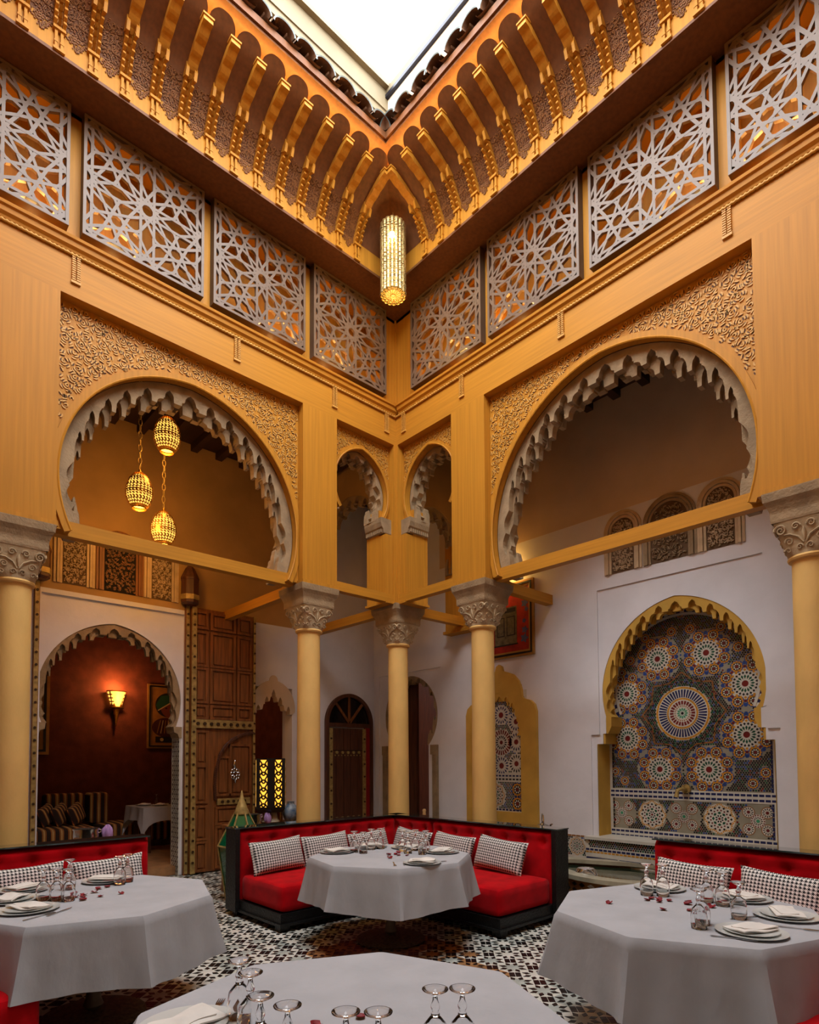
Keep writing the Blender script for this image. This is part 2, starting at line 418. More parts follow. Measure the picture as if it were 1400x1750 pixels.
# ------------------------------------------------------------------ lattice storey
def lattice_segments(nx, nz, s):
    # twelve- and eight-rayed stars on a square grid: dodecagons on the nodes, octagons in the cells, bow-ties between
    a = 4.3461 * s; A12, A8 = 1.8660 * s, 1.2071 * s; seg = []
    for i in range(nx + 1):
        for j in range(nz + 1):
            M = [(i * a + A12 * math.cos(math.radians(15 + 30 * k)), j * a + A12 * math.sin(math.radians(15 + 30 * k))) for k in range(12)]
            for k in range(12): seg.append((M[k], M[(k + 5) % 12]))
    for i in range(-1, nx + 1):
        for j in range(-1, nz + 1):
            c = ((i + .5) * a, (j + .5) * a)
            M = [(c[0] + A8 * math.cos(math.radians(45 * k)), c[1] + A8 * math.sin(math.radians(45 * k))) for k in range(8)]
            for k in range(8): seg.append((M[k], M[(k + 3) % 8]))
    def cross(p, a1, q, a2):
        d1 = (math.cos(a1), math.sin(a1)); d2 = (math.cos(a2), math.sin(a2)); det = d1[0] * -d2[1] + d2[0] * d1[1]
        if abs(det) < 1e-6: return None
        t = ((q[0] - p[0]) * -d2[1] + d2[0] * (q[1] - p[1])) / det
        return (p[0] + d1[0] * t, p[1] + d1[1] * t)
    r = math.radians
    for i in range(nx + 1):
        for j in range(nz + 1):
            for hor in (True, False):
                def W(x, z): return (i * a + x, j * a + z) if hor else (i * a + z, j * a + x)
                for sg in (1, -1):
                    p = (A12 * math.cos(r(15)), A12 * math.sin(r(15))); q = (a - p[0], p[1])
                    seg.append((W(p[0], sg * p[1]), W(q[0], sg * q[1])))
                    o = (a / 2, a / 2 - A8)
                    X = cross(p, r(30), o, r(-90 - 22.5))
                    if X:
                        seg.append((W(p[0], sg * p[1]), W(X[0], sg * X[1]))); seg.append((W(o[0], sg * o[1]), W(X[0], sg * X[1])))
                        X2 = (a - X[0], X[1])
                        seg.append((W(q[0], sg * q[1]), W(X2[0], sg * X2[1]))); seg.append((W(o[0], sg * o[1]), W(X2[0], sg * X2[1])))
    return seg, a
def clip(p, q, x0, x1, z0, z1):
    t0, t1 = 0., 1.; dx, dz = q[0] - p[0], q[1] - p[1]
    for d, a in ((-dx, p[0] - x0), (dx, x1 - p[0]), (-dz, p[1] - z0), (dz, z1 - p[1])):
        if abs(d) < 1e-9:
            if a < 0: return None
            continue
        t = a / d
        if d < 0: t0 = max(t0, t)
        else: t1 = min(t1, t)
    if t0 >= t1 - 1e-4: return None
    return (p[0] + dx * t0, p[1] + dz * t0), (p[0] + dx * t1, p[1] + dz * t1)
def strip_box(b, p, q, w, d0, d1, ext=0.):
    dx, dz = q[0] - p[0], q[1] - p[1]; l = math.hypot(dx, dz)
    if l < 1e-4: return
    dx /= l; dz /= l; nx, nz = -dz * w, dx * w
    p = (p[0] - dx * ext, p[1] - dz * ext); q = (q[0] + dx * ext, q[1] + dz * ext)
    b.prism([(p[0] + nx, p[1] + nz), (q[0] + nx, q[1] + nz), (q[0] - nx, q[1] - nz), (p[0] - nx, p[1] - nz)], d0, d1)
def screens(T, side, edges, Lw, names):
    H = 1.155; S = struct('wall_upper_' + side, 'plain oak boarding behind the star lattice screens, ' + ('lantern side' if side == 'left' else 'fountain side'))
    b = B(T); b.box(0, Lw, -.32, -.28, ZSILL, 7.64); b.build('backing_board', 'wood', S)
    post = [0.] + [e for p in edges for e in p] + [Lw]
    for k in range(0, len(post), 2):
        b = B(T); b.box(post[k], post[k + 1], -.28, -.02, ZSILL, 7.64); b.build('mullion_post', 'wood', S)
    b = B(T); b.box(0, Lw, -.28, -.02, 7.60, 7.64); b.build('head_rail', 'wood_h', S)
    for k, ((ua, ub), (lab, bf)) in enumerate(zip(edges, names)):
        wd = ub - ua; c = T((ua + ub) / 2, 0, ZPB)
        t = thing('lattice_screen', lab, 'screen', c, group='star lattice screens above the arcade')
        fr = .028
        b = B(T); z0, z1 = ZPB, ZPB + H
        b.box(ua, ub, -.02, .068, z0, z0 + fr); b.box(ua, ub, -.02, .068, z1 - fr, z1); b.box(ua, ua + fr, -.02, .068, z0 + fr, z1 - fr); b.box(ub - fr, ub, -.02, .068, z0 + fr, z1 - fr)
        b.build('frame', 'screen_edge', t)
        seg, a = lattice_segments(2, 2, (wd - .02) / 2 / 4.3461)
        b = B(T); sz = (H - .02) / (wd - .02)
        for p, q in seg:
            c2 = clip(p, q, .012, wd - .032, .012, wd - .032)
            if c2:
                (p, q) = c2; strip_box(b, (ua + .01 + p[0], z0 + .01 + p[1] * sz), (ua + .01 + q[0], z0 + .01 + q[1] * sz), .0135, .036, .0665 + .00004 * len(b.f) % .0025, .006)
        for k_, (p, q) in enumerate((((ua, z0 + .014), (ub, z0 + .014)), ((ua, z1 - .014), (ub, z1 - .014)), ((ua + .014, z0), (ua + .014, z1)), ((ub - .014, z0), (ub - .014, z1)))):
            strip_box(b, p, q, .0135, .069, .073 + .0003 * k_)
        b.build('lattice', 'screen_grey', t)
        # the small uplight behind the screen
        ub_ = ua + wd * bf; lp = T(ub_, -.15, ZPB + .05)
        g = thing('uplight', 'small warm uplight behind the %s' % lab, 'lamp', T(ub_, -.15, ZSILL), group='uplights behind the screens')
        bb = B(); bb.lathe([(.045, 0), (.05, .03), (.03, .05)], (lp[0], lp[1], ZSILL), 12); bb.build('housing', 'brass', g, smooth=True)
        bb = B(); bb.lathe([(.0, .04), (.028, .05), (.036, .08), (.028, .108), (0, .118)], (lp[0], lp[1], ZSILL), 10); bb.build('bulb', 'bulb', g, smooth=True)
        lamp('uplight_light', (lp[0], lp[1], ZSILL + .16), 4.0, (1, .5, .12), .05)
eL = [(.223, 1.371), (1.49, 2.636), (2.744, 3.898), (4.01, 5.16)]
eR = [(.382, 1.585), (1.69, 2.882), (2.997, 4.186), (4.291, 5.47)]
screens(TL, 'left', eL, 5.53, [('lattice screen next to the corner on the lantern side', .75), ('second lattice screen from the corner, above the lantern arch', .30), ('third lattice screen from the corner, above the lantern arch', .72), ('lattice screen cut by the frame edge on the lantern side', .22)])
screens(TR, 'right', eR, 6.0, [('lattice screen next to the corner on the fountain side', .62), ('second lattice screen from the corner on the fountain side', .28), ('third lattice screen from the corner, above the fountain arch', .78), ('lattice screen cut by the frame edge on the fountain side', .26)])
# ------------------------------------------------------------------ overhanging cornice with corbels
OV = .41; ZS = 7.64
COVE = [(.412, 7.90), (.43, 7.94), (.455, 7.985), (.50, 8.07), (.565, 8.15), (.65, 8.22), (.76, 8.28), (.87, 8.33), (.96, 8.365)]
def corbel_mesh():
    b = B(); w = .045
    T = lambda pl, a, c: b.prism(pl, a, c, 'u')
    for du in (-.022, .022):                       # pair of colonnettes
        b.box(du - .011, du + .011, .41, .437, 7.665, 7.83)
        b.box(du - .015, du + .015, .41, .441, 7.72, 7.735)
    b.box(-.045, .045, .41, .445, 7.65, 7.672); b.box(-.048, .048, .41, .452, 7.83, 7.855)
    # stepped stack of little pointed niches, growing outwards
    z = 7.855; o = .45
    for k in range(6):
        h = .047; o2 = o + .010 + .006 * k
        for du in (-.034, .034): T([(.41, z + .004), (o - .004, z + .004), (o2 + .022, z + h * .5), (o2 + .022, z + h * .86), (o2 - .01, z + h), (.41, z + h)], du - .012, du + .012)
        T([(.41, z), (o - .030, z), (o2 - .036, z + h), (.41, z + h)], -.034, .034)
        T([(.41, z + h * .62), (o2 - .02, z + h * .66), (o2 + .014, z + h), (.41, z + h)], -.012, .012)
        z += h; o = o2
    # winged tooth
    for du in (-.04, .04): T([(o - .06, z), (o + .025, z - .045), (o + .05, z + .02), (o + .04, z + .08), (o - .06, z + .08)], du - .014, du + .014)
    # arm rising to the tip, underside in shallow waves
    und = [(o - .02, z + .005)]
    for k in range(1, 17):
        t = k / 16; oo = o - .02 + (1.0 - o + .02) * t
        und.append((oo, z + .005 + (8.305 - z) * t ** .80 - .012 * abs(math.sin(t * PI * 3.5)) + .008))
    top = [(1.0, 8.345), (.9, 8.37), (.7, 8.33), (.41, 8.3)]
    T(und + top + [(.41, z)], -w, w)
    b.box(-w - .008, w + .008, .93, 1.012, 8.345, 8.362)
    return b
def cove_bay_mesh(g):
    # curved panel between two corbels, the cove's shade put into its brown, ending in a round lobe, with a lace of carved leaves at its foot
    b = B(); hw = g / 2; n = 16; rows = []
    prof = COVE
    for (o, z) in prof: rows.append([(-hw + g * k / n, o, z) for k in range(n + 1)])
    for j in range(1, 6):
        t = j / 5; row = []
        for k in range(n + 1):
            x = -1 + 2 * k / n; lobe = math.sqrt(max(0, 1 - (abs(x) / .99) ** 2.6)) * .135
            row.append((hw * x, .96 + lobe * t * .9, 8.365 + lobe * t * .55))
        rows.append(row)
    idx = [[b.V(*p) for p in r] for r in rows]
    for r0, r1 in zip(idx, idx[1:]):
        for k in range(n): b.F(r0[k], r0[k + 1], r1[k + 1], r1[k])
    return b
def cove_lace_mesh(g):
    b = B(); Lc = [0]; CV = [(.413, 7.755)] + COVE
    for p, q in zip(CV, CV[1:]): Lc.append(Lc[-1] + math.hypot(q[0] - p[0], q[1] - p[1]))
    def T(u, o, z):
        s = max(0, z); j = 0
        while j < len(Lc) - 2 and Lc[j + 1] < s: j += 1
        t = (s - Lc[j]) / (Lc[j + 1] - Lc[j]); p, q = CV[j], CV[j + 1]; l = math.hypot(q[0] - p[0], q[1] - p[1])
        nx, nz = (q[1] - p[1]) / l, -(q[0] - p[0]) / l
        return (u, p[0] + (q[0] - p[0]) * t + nx * (o + .002), p[1] + (q[1] - p[1]) * t + nz * (o + .002))
    b.T = T
    inside = lambda u, z: z > .0 and abs(u) < min(.10, .014 + max(0, z) * .75) * (1 if z < .3 else max(.3, 1.6 - 2 * z)) and z < .44
    scrolls(b, inside, -.1, .1, .01, .78, 0, .050, 5, h=.006, scale=.46)
    return b
def cornice(T, side, Lw, u0, n, lab):
    S = struct('cornice_' + side, lab)
    g = .2665
    b = B(T); s0 = 0 if side == 'left' else OV; b.box(s0, Lw, -.30, OV, ZS, ZS + .03)
    if s0: b.box(0, OV, -.30, 0, ZS, ZS + .03)
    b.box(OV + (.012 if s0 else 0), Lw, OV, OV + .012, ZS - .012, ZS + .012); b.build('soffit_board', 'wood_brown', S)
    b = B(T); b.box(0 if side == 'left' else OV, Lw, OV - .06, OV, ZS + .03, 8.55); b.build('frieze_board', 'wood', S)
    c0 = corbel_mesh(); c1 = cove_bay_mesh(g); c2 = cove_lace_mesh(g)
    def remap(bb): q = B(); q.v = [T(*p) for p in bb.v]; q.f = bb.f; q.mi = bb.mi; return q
    mc = remap(c0).mesh('corbel', 'wood', fix=True); mv = remap(c1).mesh('cove_panel', 'wood_brown', smooth='all'); ml = remap(c2).mesh('lace', ['wood_lace', 'wood_groove_shade'])
    for k in range(n):
        u = u0 + g * k; loc = T(u, 0, 0)
        inst('corbel', mc, S, loc)
        loc2 = T(u + g / 2, 0, 0)
        v = inst('cove_panel', mv, S, loc2); l = inst('carved_lace', ml, v)
    # corner cove piece: quarter fan between the two walls' first corbels
    b = B(T); hw = .98; rows = []
    for (o, z) in COVE:
        k0 = o
        rows.append([(k0 + (u0 - k0) * k / 8, o, z) for k in range(9)])
    idx = [[b.V(*p) for p in r] for r in rows]
    for r0, r1 in zip(idx, idx[1:]):
        for k in range(8): b.F(r0[k], r0[k + 1], r1[k + 1], r1[k])
    b.build('cove_panel', 'wood_brown', S, smooth='all')  # same brown, with the cove's shade in the colour
    # eave: board lit by a hidden strip of light, then mouldings
    b = B(T); k_ = 0 if side == 'left' else 1; b.box((.40, 1.04)[k_], Lw, .40, 1.04, 8.555, 8.60); b.box((1.04, 1.10)[k_], Lw, 1.04, 1.10, 8.52, 8.60); b.box((1.10, 1.125)[k_], Lw, 1.10, 1.125, 8.545, 8.62)
    b.build('eave_board', 'wood_brown', S)
    b = B(T); b.box(1.0, Lw, .90, .925, 8.415, 8.435); b.build('light_strip', 'strip_light', S)
    # roof tiles
    tb = B(); r = .1225
    def tile(i, j):
        a = PI * i; oo = 1.20 - .34 * j; zz = 8.655 + .10 * j
        return (-r * math.cos(a), oo, zz + r * .75 * math.sin(a) - .03)
    tb.grid(tile, 10, 2)
    def tile2(i, j):
        a = PI * i; oo = 1.195 - .34 * j; zz = 8.655 + .10 * j
        return (-(r - .014) * math.cos(a), oo, zz + (r - .014) * .75 * math.sin(a) - .03)
    tb.grid(tile2, 10, 2)
    tb.m = 1
    for k in range(10):
        a, c = PI * k / 10, PI * (k + 1) / 10
        tb.poly([(-r * math.cos(a), 1.20, 8.625 + r * .75 * math.sin(a)), (-r * math.cos(c), 1.20, 8.625 + r * .75 * math.sin(c)), (-(r - .014) * math.cos(c), 1.195, 8.625 + (r - .014) * .75 * math.sin(c)), (-(r - .014) * math.cos(a), 1.195, 8.625 + (r - .014) * .75 * math.sin(a))])
    pb = B()
    def pan(i, j):
        a = PI * i; oo = 1.16 - .3 * j; zz = 8.64 + .10 * j
        return (-.085 * math.cos(a), oo, zz - .045 * math.sin(a) + .02)
    pb.grid(pan, 8, 2)
    mt = remap(tb).mesh('roof_tile', ['roof_tile', 'tile_edge'], smooth=30); mp_ = remap(pb).mesh('pan_tile', 'roof_tile', smooth=30)
    k = 0; u = 1.222
    while u < Lw:
        inst('roof_tile', mt, S, T(u, 0, 0), (0, 0, R_.uniform(-.02, .02))); inst('pan_tile', mp_, S, T(u + .1225, 0, 0))
        u += .245
    return S
cornice(TL, 'left', 5.53, .993, 16, 'corbelled oak cornice with tiled eave, lantern side')
cornice(TR, 'right', 6.0, 1.03, 18, 'corbelled oak cornice with tiled eave, fountain side')
# ------------------------------------------------------------------ roof and parapets
S = struct('roof', 'flat roof slab around the open court')
b = B(); b.box(-8.5, 3.2, -1.0, 6.0, 8.60, 8.66); b.box(-1.0, 3.2, -9, -1.0, 8.60, 8.66); b.box(-8.5, -4.7, -9, -1.0, 8.60, 8.66); b.box(-4.7, -1.0, -9, -5.3, 8.60, 8.66)
b.build('slab', 'parapet_cream', S)
P = struct('parapet_left', 'cream ribbed parapet board over the lantern side eave')
b = B(TL); b.box(.87, 6.5, .80, .87, 8.66, 9.50); b.build('board', 'parapet_cream', P)
for zz, hh, oo in ((8.80, .03, .02), (8.90, .03, .03), (9.0, .03, .02), (9.10, .04, .035), (9.24, .02, .015)):
    b = B(TL); b.box(.87, 6.5, .87, .87 + oo, zz, zz + hh); b.build('rib', 'parapet_cream', P)
b = B(TL); b.box(.80, 6.5, .78, .93, 9.50, 9.56); b.build('coping', 'parapet_cream', P)
P = struct('parapet_right', 'white stained parapet wall over the fountain side eave')
b = B(TR); b.box(.87, 6.5, .80, .87, 8.66, 9.40); b.build('board', 'parapet_white', P)
b = B(TR); b.box(.80, 6.5, .78, .91, 9.40, 9.44); b.build('coping', 'dark_metal', P)
b = B(TR); b.box(.80, 6.5, .78, .90, 9.44, 9.53); b.build('frame_rail', 'parapet_cream', P)
# the two sides of the court behind the camera, and their galleries
S = struct('wall_front', 'plain oak upper wall behind the viewer')
b = B(); b.box(-6.1, 0.1, -6.75, -6.6, ZB, 8.6); b.box(-6.1, 0, -6.6, -5.6, 8.5, 8.6); b.build('boarding', 'wood', S)
b = B(); b.box(-8.3, 2.0, -8.8, -8.65, 0, 8.6); b.build('plaster_wall', 'plaster', S)
S = struct('wall_side', 'plain oak upper wall beside the viewer')
b = B(); b.box(-6.1, -5.95, -6.75, .1, ZB, 8.6); b.box(-5.95, -5.0, -6.6, 0, 8.5, 8.6); b.build('boarding', 'wood', S)
b = B(); b.box(-8.45, -8.3, -8.8, 2.6, 0, 8.6); b.build('plaster_wall', 'plaster', S)
# ------------------------------------------------------------------ columns
def spiral(b, c, ex, ez, r, turns=1.6, rad=.011, sg=1, n=22):
    c = Vector(c); ex = Vector(ex); ez = Vector(ez); pts = []; rs = []
    for k in range(n + 1):
        t = k / n; a = turns * 2 * PI * t * sg; rr = r * (1 - .86 * t)
        pts.append(c + ex * (rr * math.cos(a)) + ez * (rr * math.sin(a))); rs.append(rad * (1 - .5 * t))
    b.tube(pts, rs, 5)
ZC0 = 3.20; CH = .27
def capital_half(t): return .158 + (.215 - .158) * (t ** 1.5)
def make_column(name, label, x, y, tie=None):
    t = thing(name, label, 'column', (x, y, 0), kind='thing', group='cream columns of the court')
    b = B(); b.lathe([(.165, 0), (.165, .06), (.150, .09), (.148, .3), (.142, 1.6), (.136, 3.10), (.136, 3.17)], (0, 0, 0), 32); b.build('shaft', 'column_cream', t, smooth=35, local=True)
    b = B(); b.lathe([(.136, 3.165), (.160, 3.175), (.166, 3.19), (.160, 3.205), (.14, 3.212)], (0, 0, 0), 32); b.build('astragal', 'column_cream', t, smooth=True, local=True)
    # capital: round below, square above, with volutes, palmettes and drilled leaves
    b = B()
    def cap(i, j):
        a = 2 * PI * i; h = capital_half(j); p = 2 + 14 * j ** 1.2
        c, s = math.cos(a), math.sin(a); k = (abs(c) ** p + abs(s) ** p) ** (-1 / p)
        return (h * k * c, h * k * s, ZC0 + CH * j)
    b.grid(cap, 48, 8, True)
    cp = b.build('capital', 'stone_light', t, smooth=50, local=True)
    for q in range(4):
        ra = Matrix.Rotation(q * PI / 2, 3, 'Z'); ex = ra @ Vector((1, 0, 0)); no = ra @ Vector((0, -1, 0)); ez = Vector((0, 0, 1))
        P = lambda xx, zz, off=.0: ex * xx + no * (capital_half(max(0, min(1, (zz - ZC0) / CH))) + .005 + off) + ez * zz
        up = (ez + no * .2).normalized()
        for sg in (-1, 1):
            bb = B()
            spiral(bb, P(sg * .158, ZC0 + .205), ex * sg, up, .042, 1.8, .010, 1)
            spiral(bb, P(sg * .052, ZC0 + .215), ex * -sg, up, .030, 1.5, .008, 1)
            spiral(bb, P(sg * .105, ZC0 + .110, -.004), ex * sg, up, .030, 1.5, .008, 1)
            spiral(bb, P(sg * .036, ZC0 + .055), ex * -sg, up, .024, 1.3, .007, 1)
            spiral(bb, P(sg * .118, ZC0 + .045, -.016), ex * sg, up, .022, 1.2, .007, 1)
            bb.tube([P(sg * .008, ZC0 + .085), P(sg * .040, ZC0 + .135), P(sg * .095, ZC0 + .165), P(sg * .14, ZC0 + .168)], [.006, .009, .008, .006], 5)
            bb.build('scrollwork', 'stone_light', cp, smooth=60, local=True)
        bb = B(); bb.tube([P(0, ZC0 + .10), P(0, ZC0 + .165), P(0, ZC0 + .20)], [.006, .016, .004], 6)
        bb.build('palmette', 'stone_light', cp, smooth=60, local=True)
    b = B()
    pf = [(.218, ZC0 + CH), (.222, ZC0 + CH + .02), (.222, 3.545), (.225, 3.56), (.240, 3.60), (.262, 3.64), (.268, 3.70), (.268, ZB - .02)]
    for (h0, z0), (h1, z1) in zip(pf, pf[1:]):
        A = [(-h0, -h0), (h0, -h0), (h0, h0), (-h0, h0)]; C = [(-h1, -h1), (h1, -h1), (h1, h1), (-h1, h1)]
        i = [b.V(p[0], p[1], z0) for p in A]; j = [b.V(p[0], p[1], z1) for p in C]
        for k in range(4): b.F(i[k], i[(k + 1) % 4], j[(k + 1) % 4], j[k])
    b.F(*j); b.build('impost_block', 'stone', t, local=True)
    return t
CO = .235
make_column('column', 'cream column in the corner between the two arcades', CO - .02, CO - .02)
make_column('column', 'cream column between the lantern arch and the corner, by the wooden door', -1.235, CO)
make_column('column', 'cream column at the frame edge beside the red dining room arch', -4.32, CO)
make_column('column', 'cream column in front of the narrow yellow mosaic niche', CO, -1.305)
make_column('column', 'cream column at the frame edge beside the big mosaic fountain', CO, -4.72)
# ------------------------------------------------------------------ tie beams
def beam(name, lab, p, q, hw, z0, z1, m='wood_h'):
    b = B(); p = Vector(p); q = Vector(q); d = (q - p); n = Vector((-d.y, d.x, 0)).normalized() * hw
    c = (p + q) / 2; b.obox((c.x, c.y, (z0 + z1) / 2), d / 2, n, (0, 0, (z1 - z0) / 2))
    o = b.build(name, m, loc=(p.x, p.y, z0)); return tag(o, lab, 'beam', 'oak tie beams between the columns', 'thing')
beam('tie_beam', 'long oak tie beam across the lantern arch', (-4.1, .22, 0), (-1.45, .22, 0), .05, 3.70, 3.84)
beam('tie_beam', 'long oak tie beam across the fountain arch', (.22, -1.5, 0), (.22, -4.5, 0), .05, 3.70, 3.84)
beam('tie_beam', 'short oak tie beam from the corner column towards the lantern arch', (-1.0, .06, 0), (-.02, .06, 0), .05, 3.715, 3.83)
beam('tie_beam', 'short oak tie beam from the corner column towards the fountain arch', (.06, -1.05, 0), (.06, -.02, 0), .05, 3.715, 3.83)
beam('cross_beam', 'oak cross beam from column to wall above the carved door leaf', (-1.24, .4, 0), (-1.24, 2.5, 0), .055, 3.72, 3.85)
beam('cross_beam', 'oak cross beam from column to wall beside the red painting', (.4, -1.3, 0), (1.65, -1.3, 0), .055, 3.72, 3.85)
beam('cross_beam', 'oak cross beam from the corner column towards the fanlight door', (.2, .45, 0), (.2, 2.5, 0), .055, 3.66, 3.79)
beam('cross_beam', 'oak cross beam from the corner column towards the boxed wall post', (.45, .2, 0), (1.65, .2, 0), .055, 3.66, 3.79)
# ------------------------------------------------------------------ gallery back walls
def legs(P, z0): return [(P[0][0], z0)] + P + [(P[-1][0], z0)]
def opening_region(b, P, ua, ub, z0, zt, o0, o1):
    spandrel(b, legs(P, z0), ua, ub, zt, o0, o1)
GC = 6.25
S = struct('wall_back_left', 'white plaster gallery wall with the dining room arch and wooden doors')
PA = arch_pts(2.79, 2.45, .90, 2.10, 56, .12)
b = B(T_BL)
spandrel(b, [(1.885, 0), (1.885, 2.09)] + PA + [(3.695, 2.09), (3.695, 0)], 1.80, 3.78, 3.72, -.04, -.30)
b.box(3.66, 3.78, -.30, 0, 0, 3.72); b.box(1.80, 1.862, -.30, 0, 0, 3.72); b.box(1.8, 3.78, -.30, 0, 3.72, 3.78)
b.box(3.78, 8.3, -.30, 0, 0, 3.78)
b.box(.03, .075, -.30, 0, 0, 3.1); b.box(.765, .82, -.30, 0, 0, 3.1); b.box(.075, .765, -.30, 0, 2.78, 3.1); b.box(.03, .82, -.30, 0, 3.1, 3.78)
b.box(.82, 1.80, -.30, 0, 0, 3.78); b.box(-1.65, .03, -.30, 0, 0, GC)
b.build('plaster_face', 'plaster', S)
b = B(T_BL); b.box(.03, 8.3, -.30, 0, 3.78, GC); b.build('upper_plaster_lit_tone', 'plaster_brown_lamplit', S)  # warm lamplight put into the upper plaster's colour
s = stone_arch(T_BL, PA, 13, -.06, .135, S, thick=.20)
# jambs faced with dark and light tile
for u, sgn in ((1.898, 1), (3.682, -1)):
    jb = B(T_BL); jb.box(u - .012, u + .012, -.30, -.03, .0, 1.96); jb.build('jamb_facing', 'tile_star', S)
    jb = B(T_BL); uu = u + sgn * .0135
    for r in range(28):
        for c in range(4):
            z = .05 + r * .068; o = -.275 + c * .064
            dz, do = .028, .018 if (r + c) % 2 else .026
            jb.poly([(uu, o - do + .03, z), (uu, o + .03, z + dz), (uu, o + do + .03, z), (uu, o + .03, z - dz)])
            if c < 3: jb.poly([(uu, o + .045, z + .034), (uu, o + .062, z + .046), (uu, o + .079, z + .034), (uu, o + .062, z + .022)])
    o = jb.build('jamb_mosaic', 'tile_black', S); o['kind'] = 'stuff'
    ib = B(T_BL); ib.prism([(u - sgn * .02, 1.94), (u + sgn * .02, 1.94), (u + sgn * .04, 2.0), (u + sgn * .09, 2.02), (u + sgn * .10, 2.10), (u - sgn * .02, 2.10)], -.02, -.30)
    ib.build('stone_impost', 'stone', S)
# ceiling line of the galleries
S = struct('ceiling', 'dark timber gallery ceiling with beams')
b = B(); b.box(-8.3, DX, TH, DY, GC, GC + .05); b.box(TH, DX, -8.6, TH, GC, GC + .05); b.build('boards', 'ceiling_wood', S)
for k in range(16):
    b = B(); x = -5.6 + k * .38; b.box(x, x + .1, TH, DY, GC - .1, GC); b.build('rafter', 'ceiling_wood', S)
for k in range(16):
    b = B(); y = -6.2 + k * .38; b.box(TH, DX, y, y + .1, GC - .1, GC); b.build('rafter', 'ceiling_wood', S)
# right back wall
S = struct('wall_back_right', 'white plaster gallery wall with the mosaic fountain niche')
PD = arch_pts(-1.56, 2.36, .66, 1.86, 48, .05)
PF = arch_pts(3.0, 2.44, .94, 2.14, 56, .148)
b = B(T_BR)
opening_region(b, PD, -2.36, -.80, 0, 3.12, -.03, -.30); b.box(-2.36, -.80, -.30, 0, 3.12, GC)
b.box(-2.52, -2.36, -.30, 0, 0, GC); b.box(-.80, 1.90, -.05, 0, 0, 4.72)
b.box(1.90, 4.06, -.35, 0, 3.77, 4.72); b.box(4.06, 8.6, -.35, 0, 0, 4.72)
b.box(1.90, 2.02, -.02, 0, 1.92, 3.77); b.box(3.94, 4.06, -.02, 0, 1.92, 3.77)
# fountain niche wall with stepped lower jambs
Pn = [(1.98, 0), (1.98, 1.80), (2.06, 1.80), (2.06, 1.93), (2.10, 1.93), (2.10, 2.14)] + PF + [(3.88, 2.14), (3.88, 1.93), (3.92, 1.93), (3.92, 1.80), (4.0, 1.80), (4.0, 0)]
spandrel(b, Pn, 1.90, 4.06, 3.77, -.02, -.33)
b.box(1.90, 4.06, -.40, -.33, 0, 3.77)
b.build('plaster_face', 'plaster', S)
b = B(T_BR); b.box(-.80, 8.6, -.35, 0, 4.72, GC); b.build('upper_plaster_lit_tone', 'plaster_tan', S)  # tan puts the warm bounce off the wood into the wall colour
WBR = S
# upper red room behind the left wall
S = struct('wall_dining_room', 'dark red dining room behind the arch')
b = B(); b.box(-6.0, .9, 6.0, 6.1, 0, 4.4); b.box(.8, .9, 2.8, 6.0, 0, 4.4); b.box(-6.1, -6.0, 2.8, 6.1, 0, 4.4); b.box(-6, .9, 2.78, 6.1, 4.3, 4.4); b.build('plaster_face', 'red_wall', S)
b = B(); b.box(-6.0, .9, 2.62, 6.1, .0, .12); b.build('raised_floor', 'tile_tan', S)
# dark passage behind the arched doorway of the right wall
S = struct('wall_passage', 'dark ochre passage behind the stone arch doorway')
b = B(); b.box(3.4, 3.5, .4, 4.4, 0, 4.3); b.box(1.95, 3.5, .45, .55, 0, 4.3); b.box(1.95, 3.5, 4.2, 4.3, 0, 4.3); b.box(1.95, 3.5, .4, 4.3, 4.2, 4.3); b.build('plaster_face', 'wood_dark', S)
# ------------------------------------------------------------------ floor with zellige
FL = struct('floor', 'black and white star pattern zellige floor')
PC = .22
def tan_zone(x, y): return math.hypot(x + 2.05, y + 2.35) < .72 + .1 * math.sin(5 * x + 3 * y)
rr = random.Random(4)
b = B(); b.box(-8.4, 3.4, -8.7, 6.0, -.12, -.004)
cells = [(i * PC, j * PC) for i in range(-28, 10) for j in range(-31, 13) if i * PC < DX + .1 and j * PC < DY + .1]
o = b.build('grout_bed', 'grout', FL)
b = B()
for (x, y) in cells:
    b.m = (1 if rr.random() < .85 else 0) if tan_zone(x, y) else (0 if rr.random() < .8 else 2); h = PC / 2; b.poly([(x - h, y - h, -.001), (x + h, y - h, -.001), (x + h, y + h, -.001), (x - h, y + h, -.001)])
o = b.build('pale_tiles', ['tile_star', 'tile_tan', 'tile_grey'], FL); tag(o, 'pale small tiles between the stars', kind='stuff')
def black_pieces(x, y):
    out = []
    for k in range(8):
        a = PI / 8 + k * PI / 4; P = lambda r, d: (x + r * math.cos(a + d), y + r * math.sin(a + d)); out.append(('kite', x, y, k * PI / 4, (P(.072, 0))))
    for k in range(4):
        a = k * PI / 2; out.append(('sq', x + PC / 2 + .032 * math.cos(a), y + PC / 2 + .032 * math.sin(a), 0, None))
    return out
KITE = [(r * math.cos(PI / 8 + d), r * math.sin(PI / 8 + d)) for r, d in ((.045, 0), (.076, .27), (.112, 0), (.076, -.27))]
SQP = [(.029, 0), (0, .029), (-.029, 0), (0, -.029)]
DIA = [(.022, 0), (0, .016), (-.022, 0), (0, -.016)]
STAR = [((.042 if k % 2 else .082) * math.cos(k * PI / 8), (.042 if k % 2 else .082) * math.sin(k * PI / 8)) for k in range(16)]
SHP = {'kite': KITE, 'sq': SQP, 'dia': DIA}
def px(x, y, z=0.):
    d = Vector((x, y, z)) - CAM; zz = d.dot(_F2)
    return (700 + F_PX * d.dot(_R2) / zz, PX_Y0 - F_PX * d.dot(_U3) / zz, zz) if zz > .1 else (-999, -999, -1)
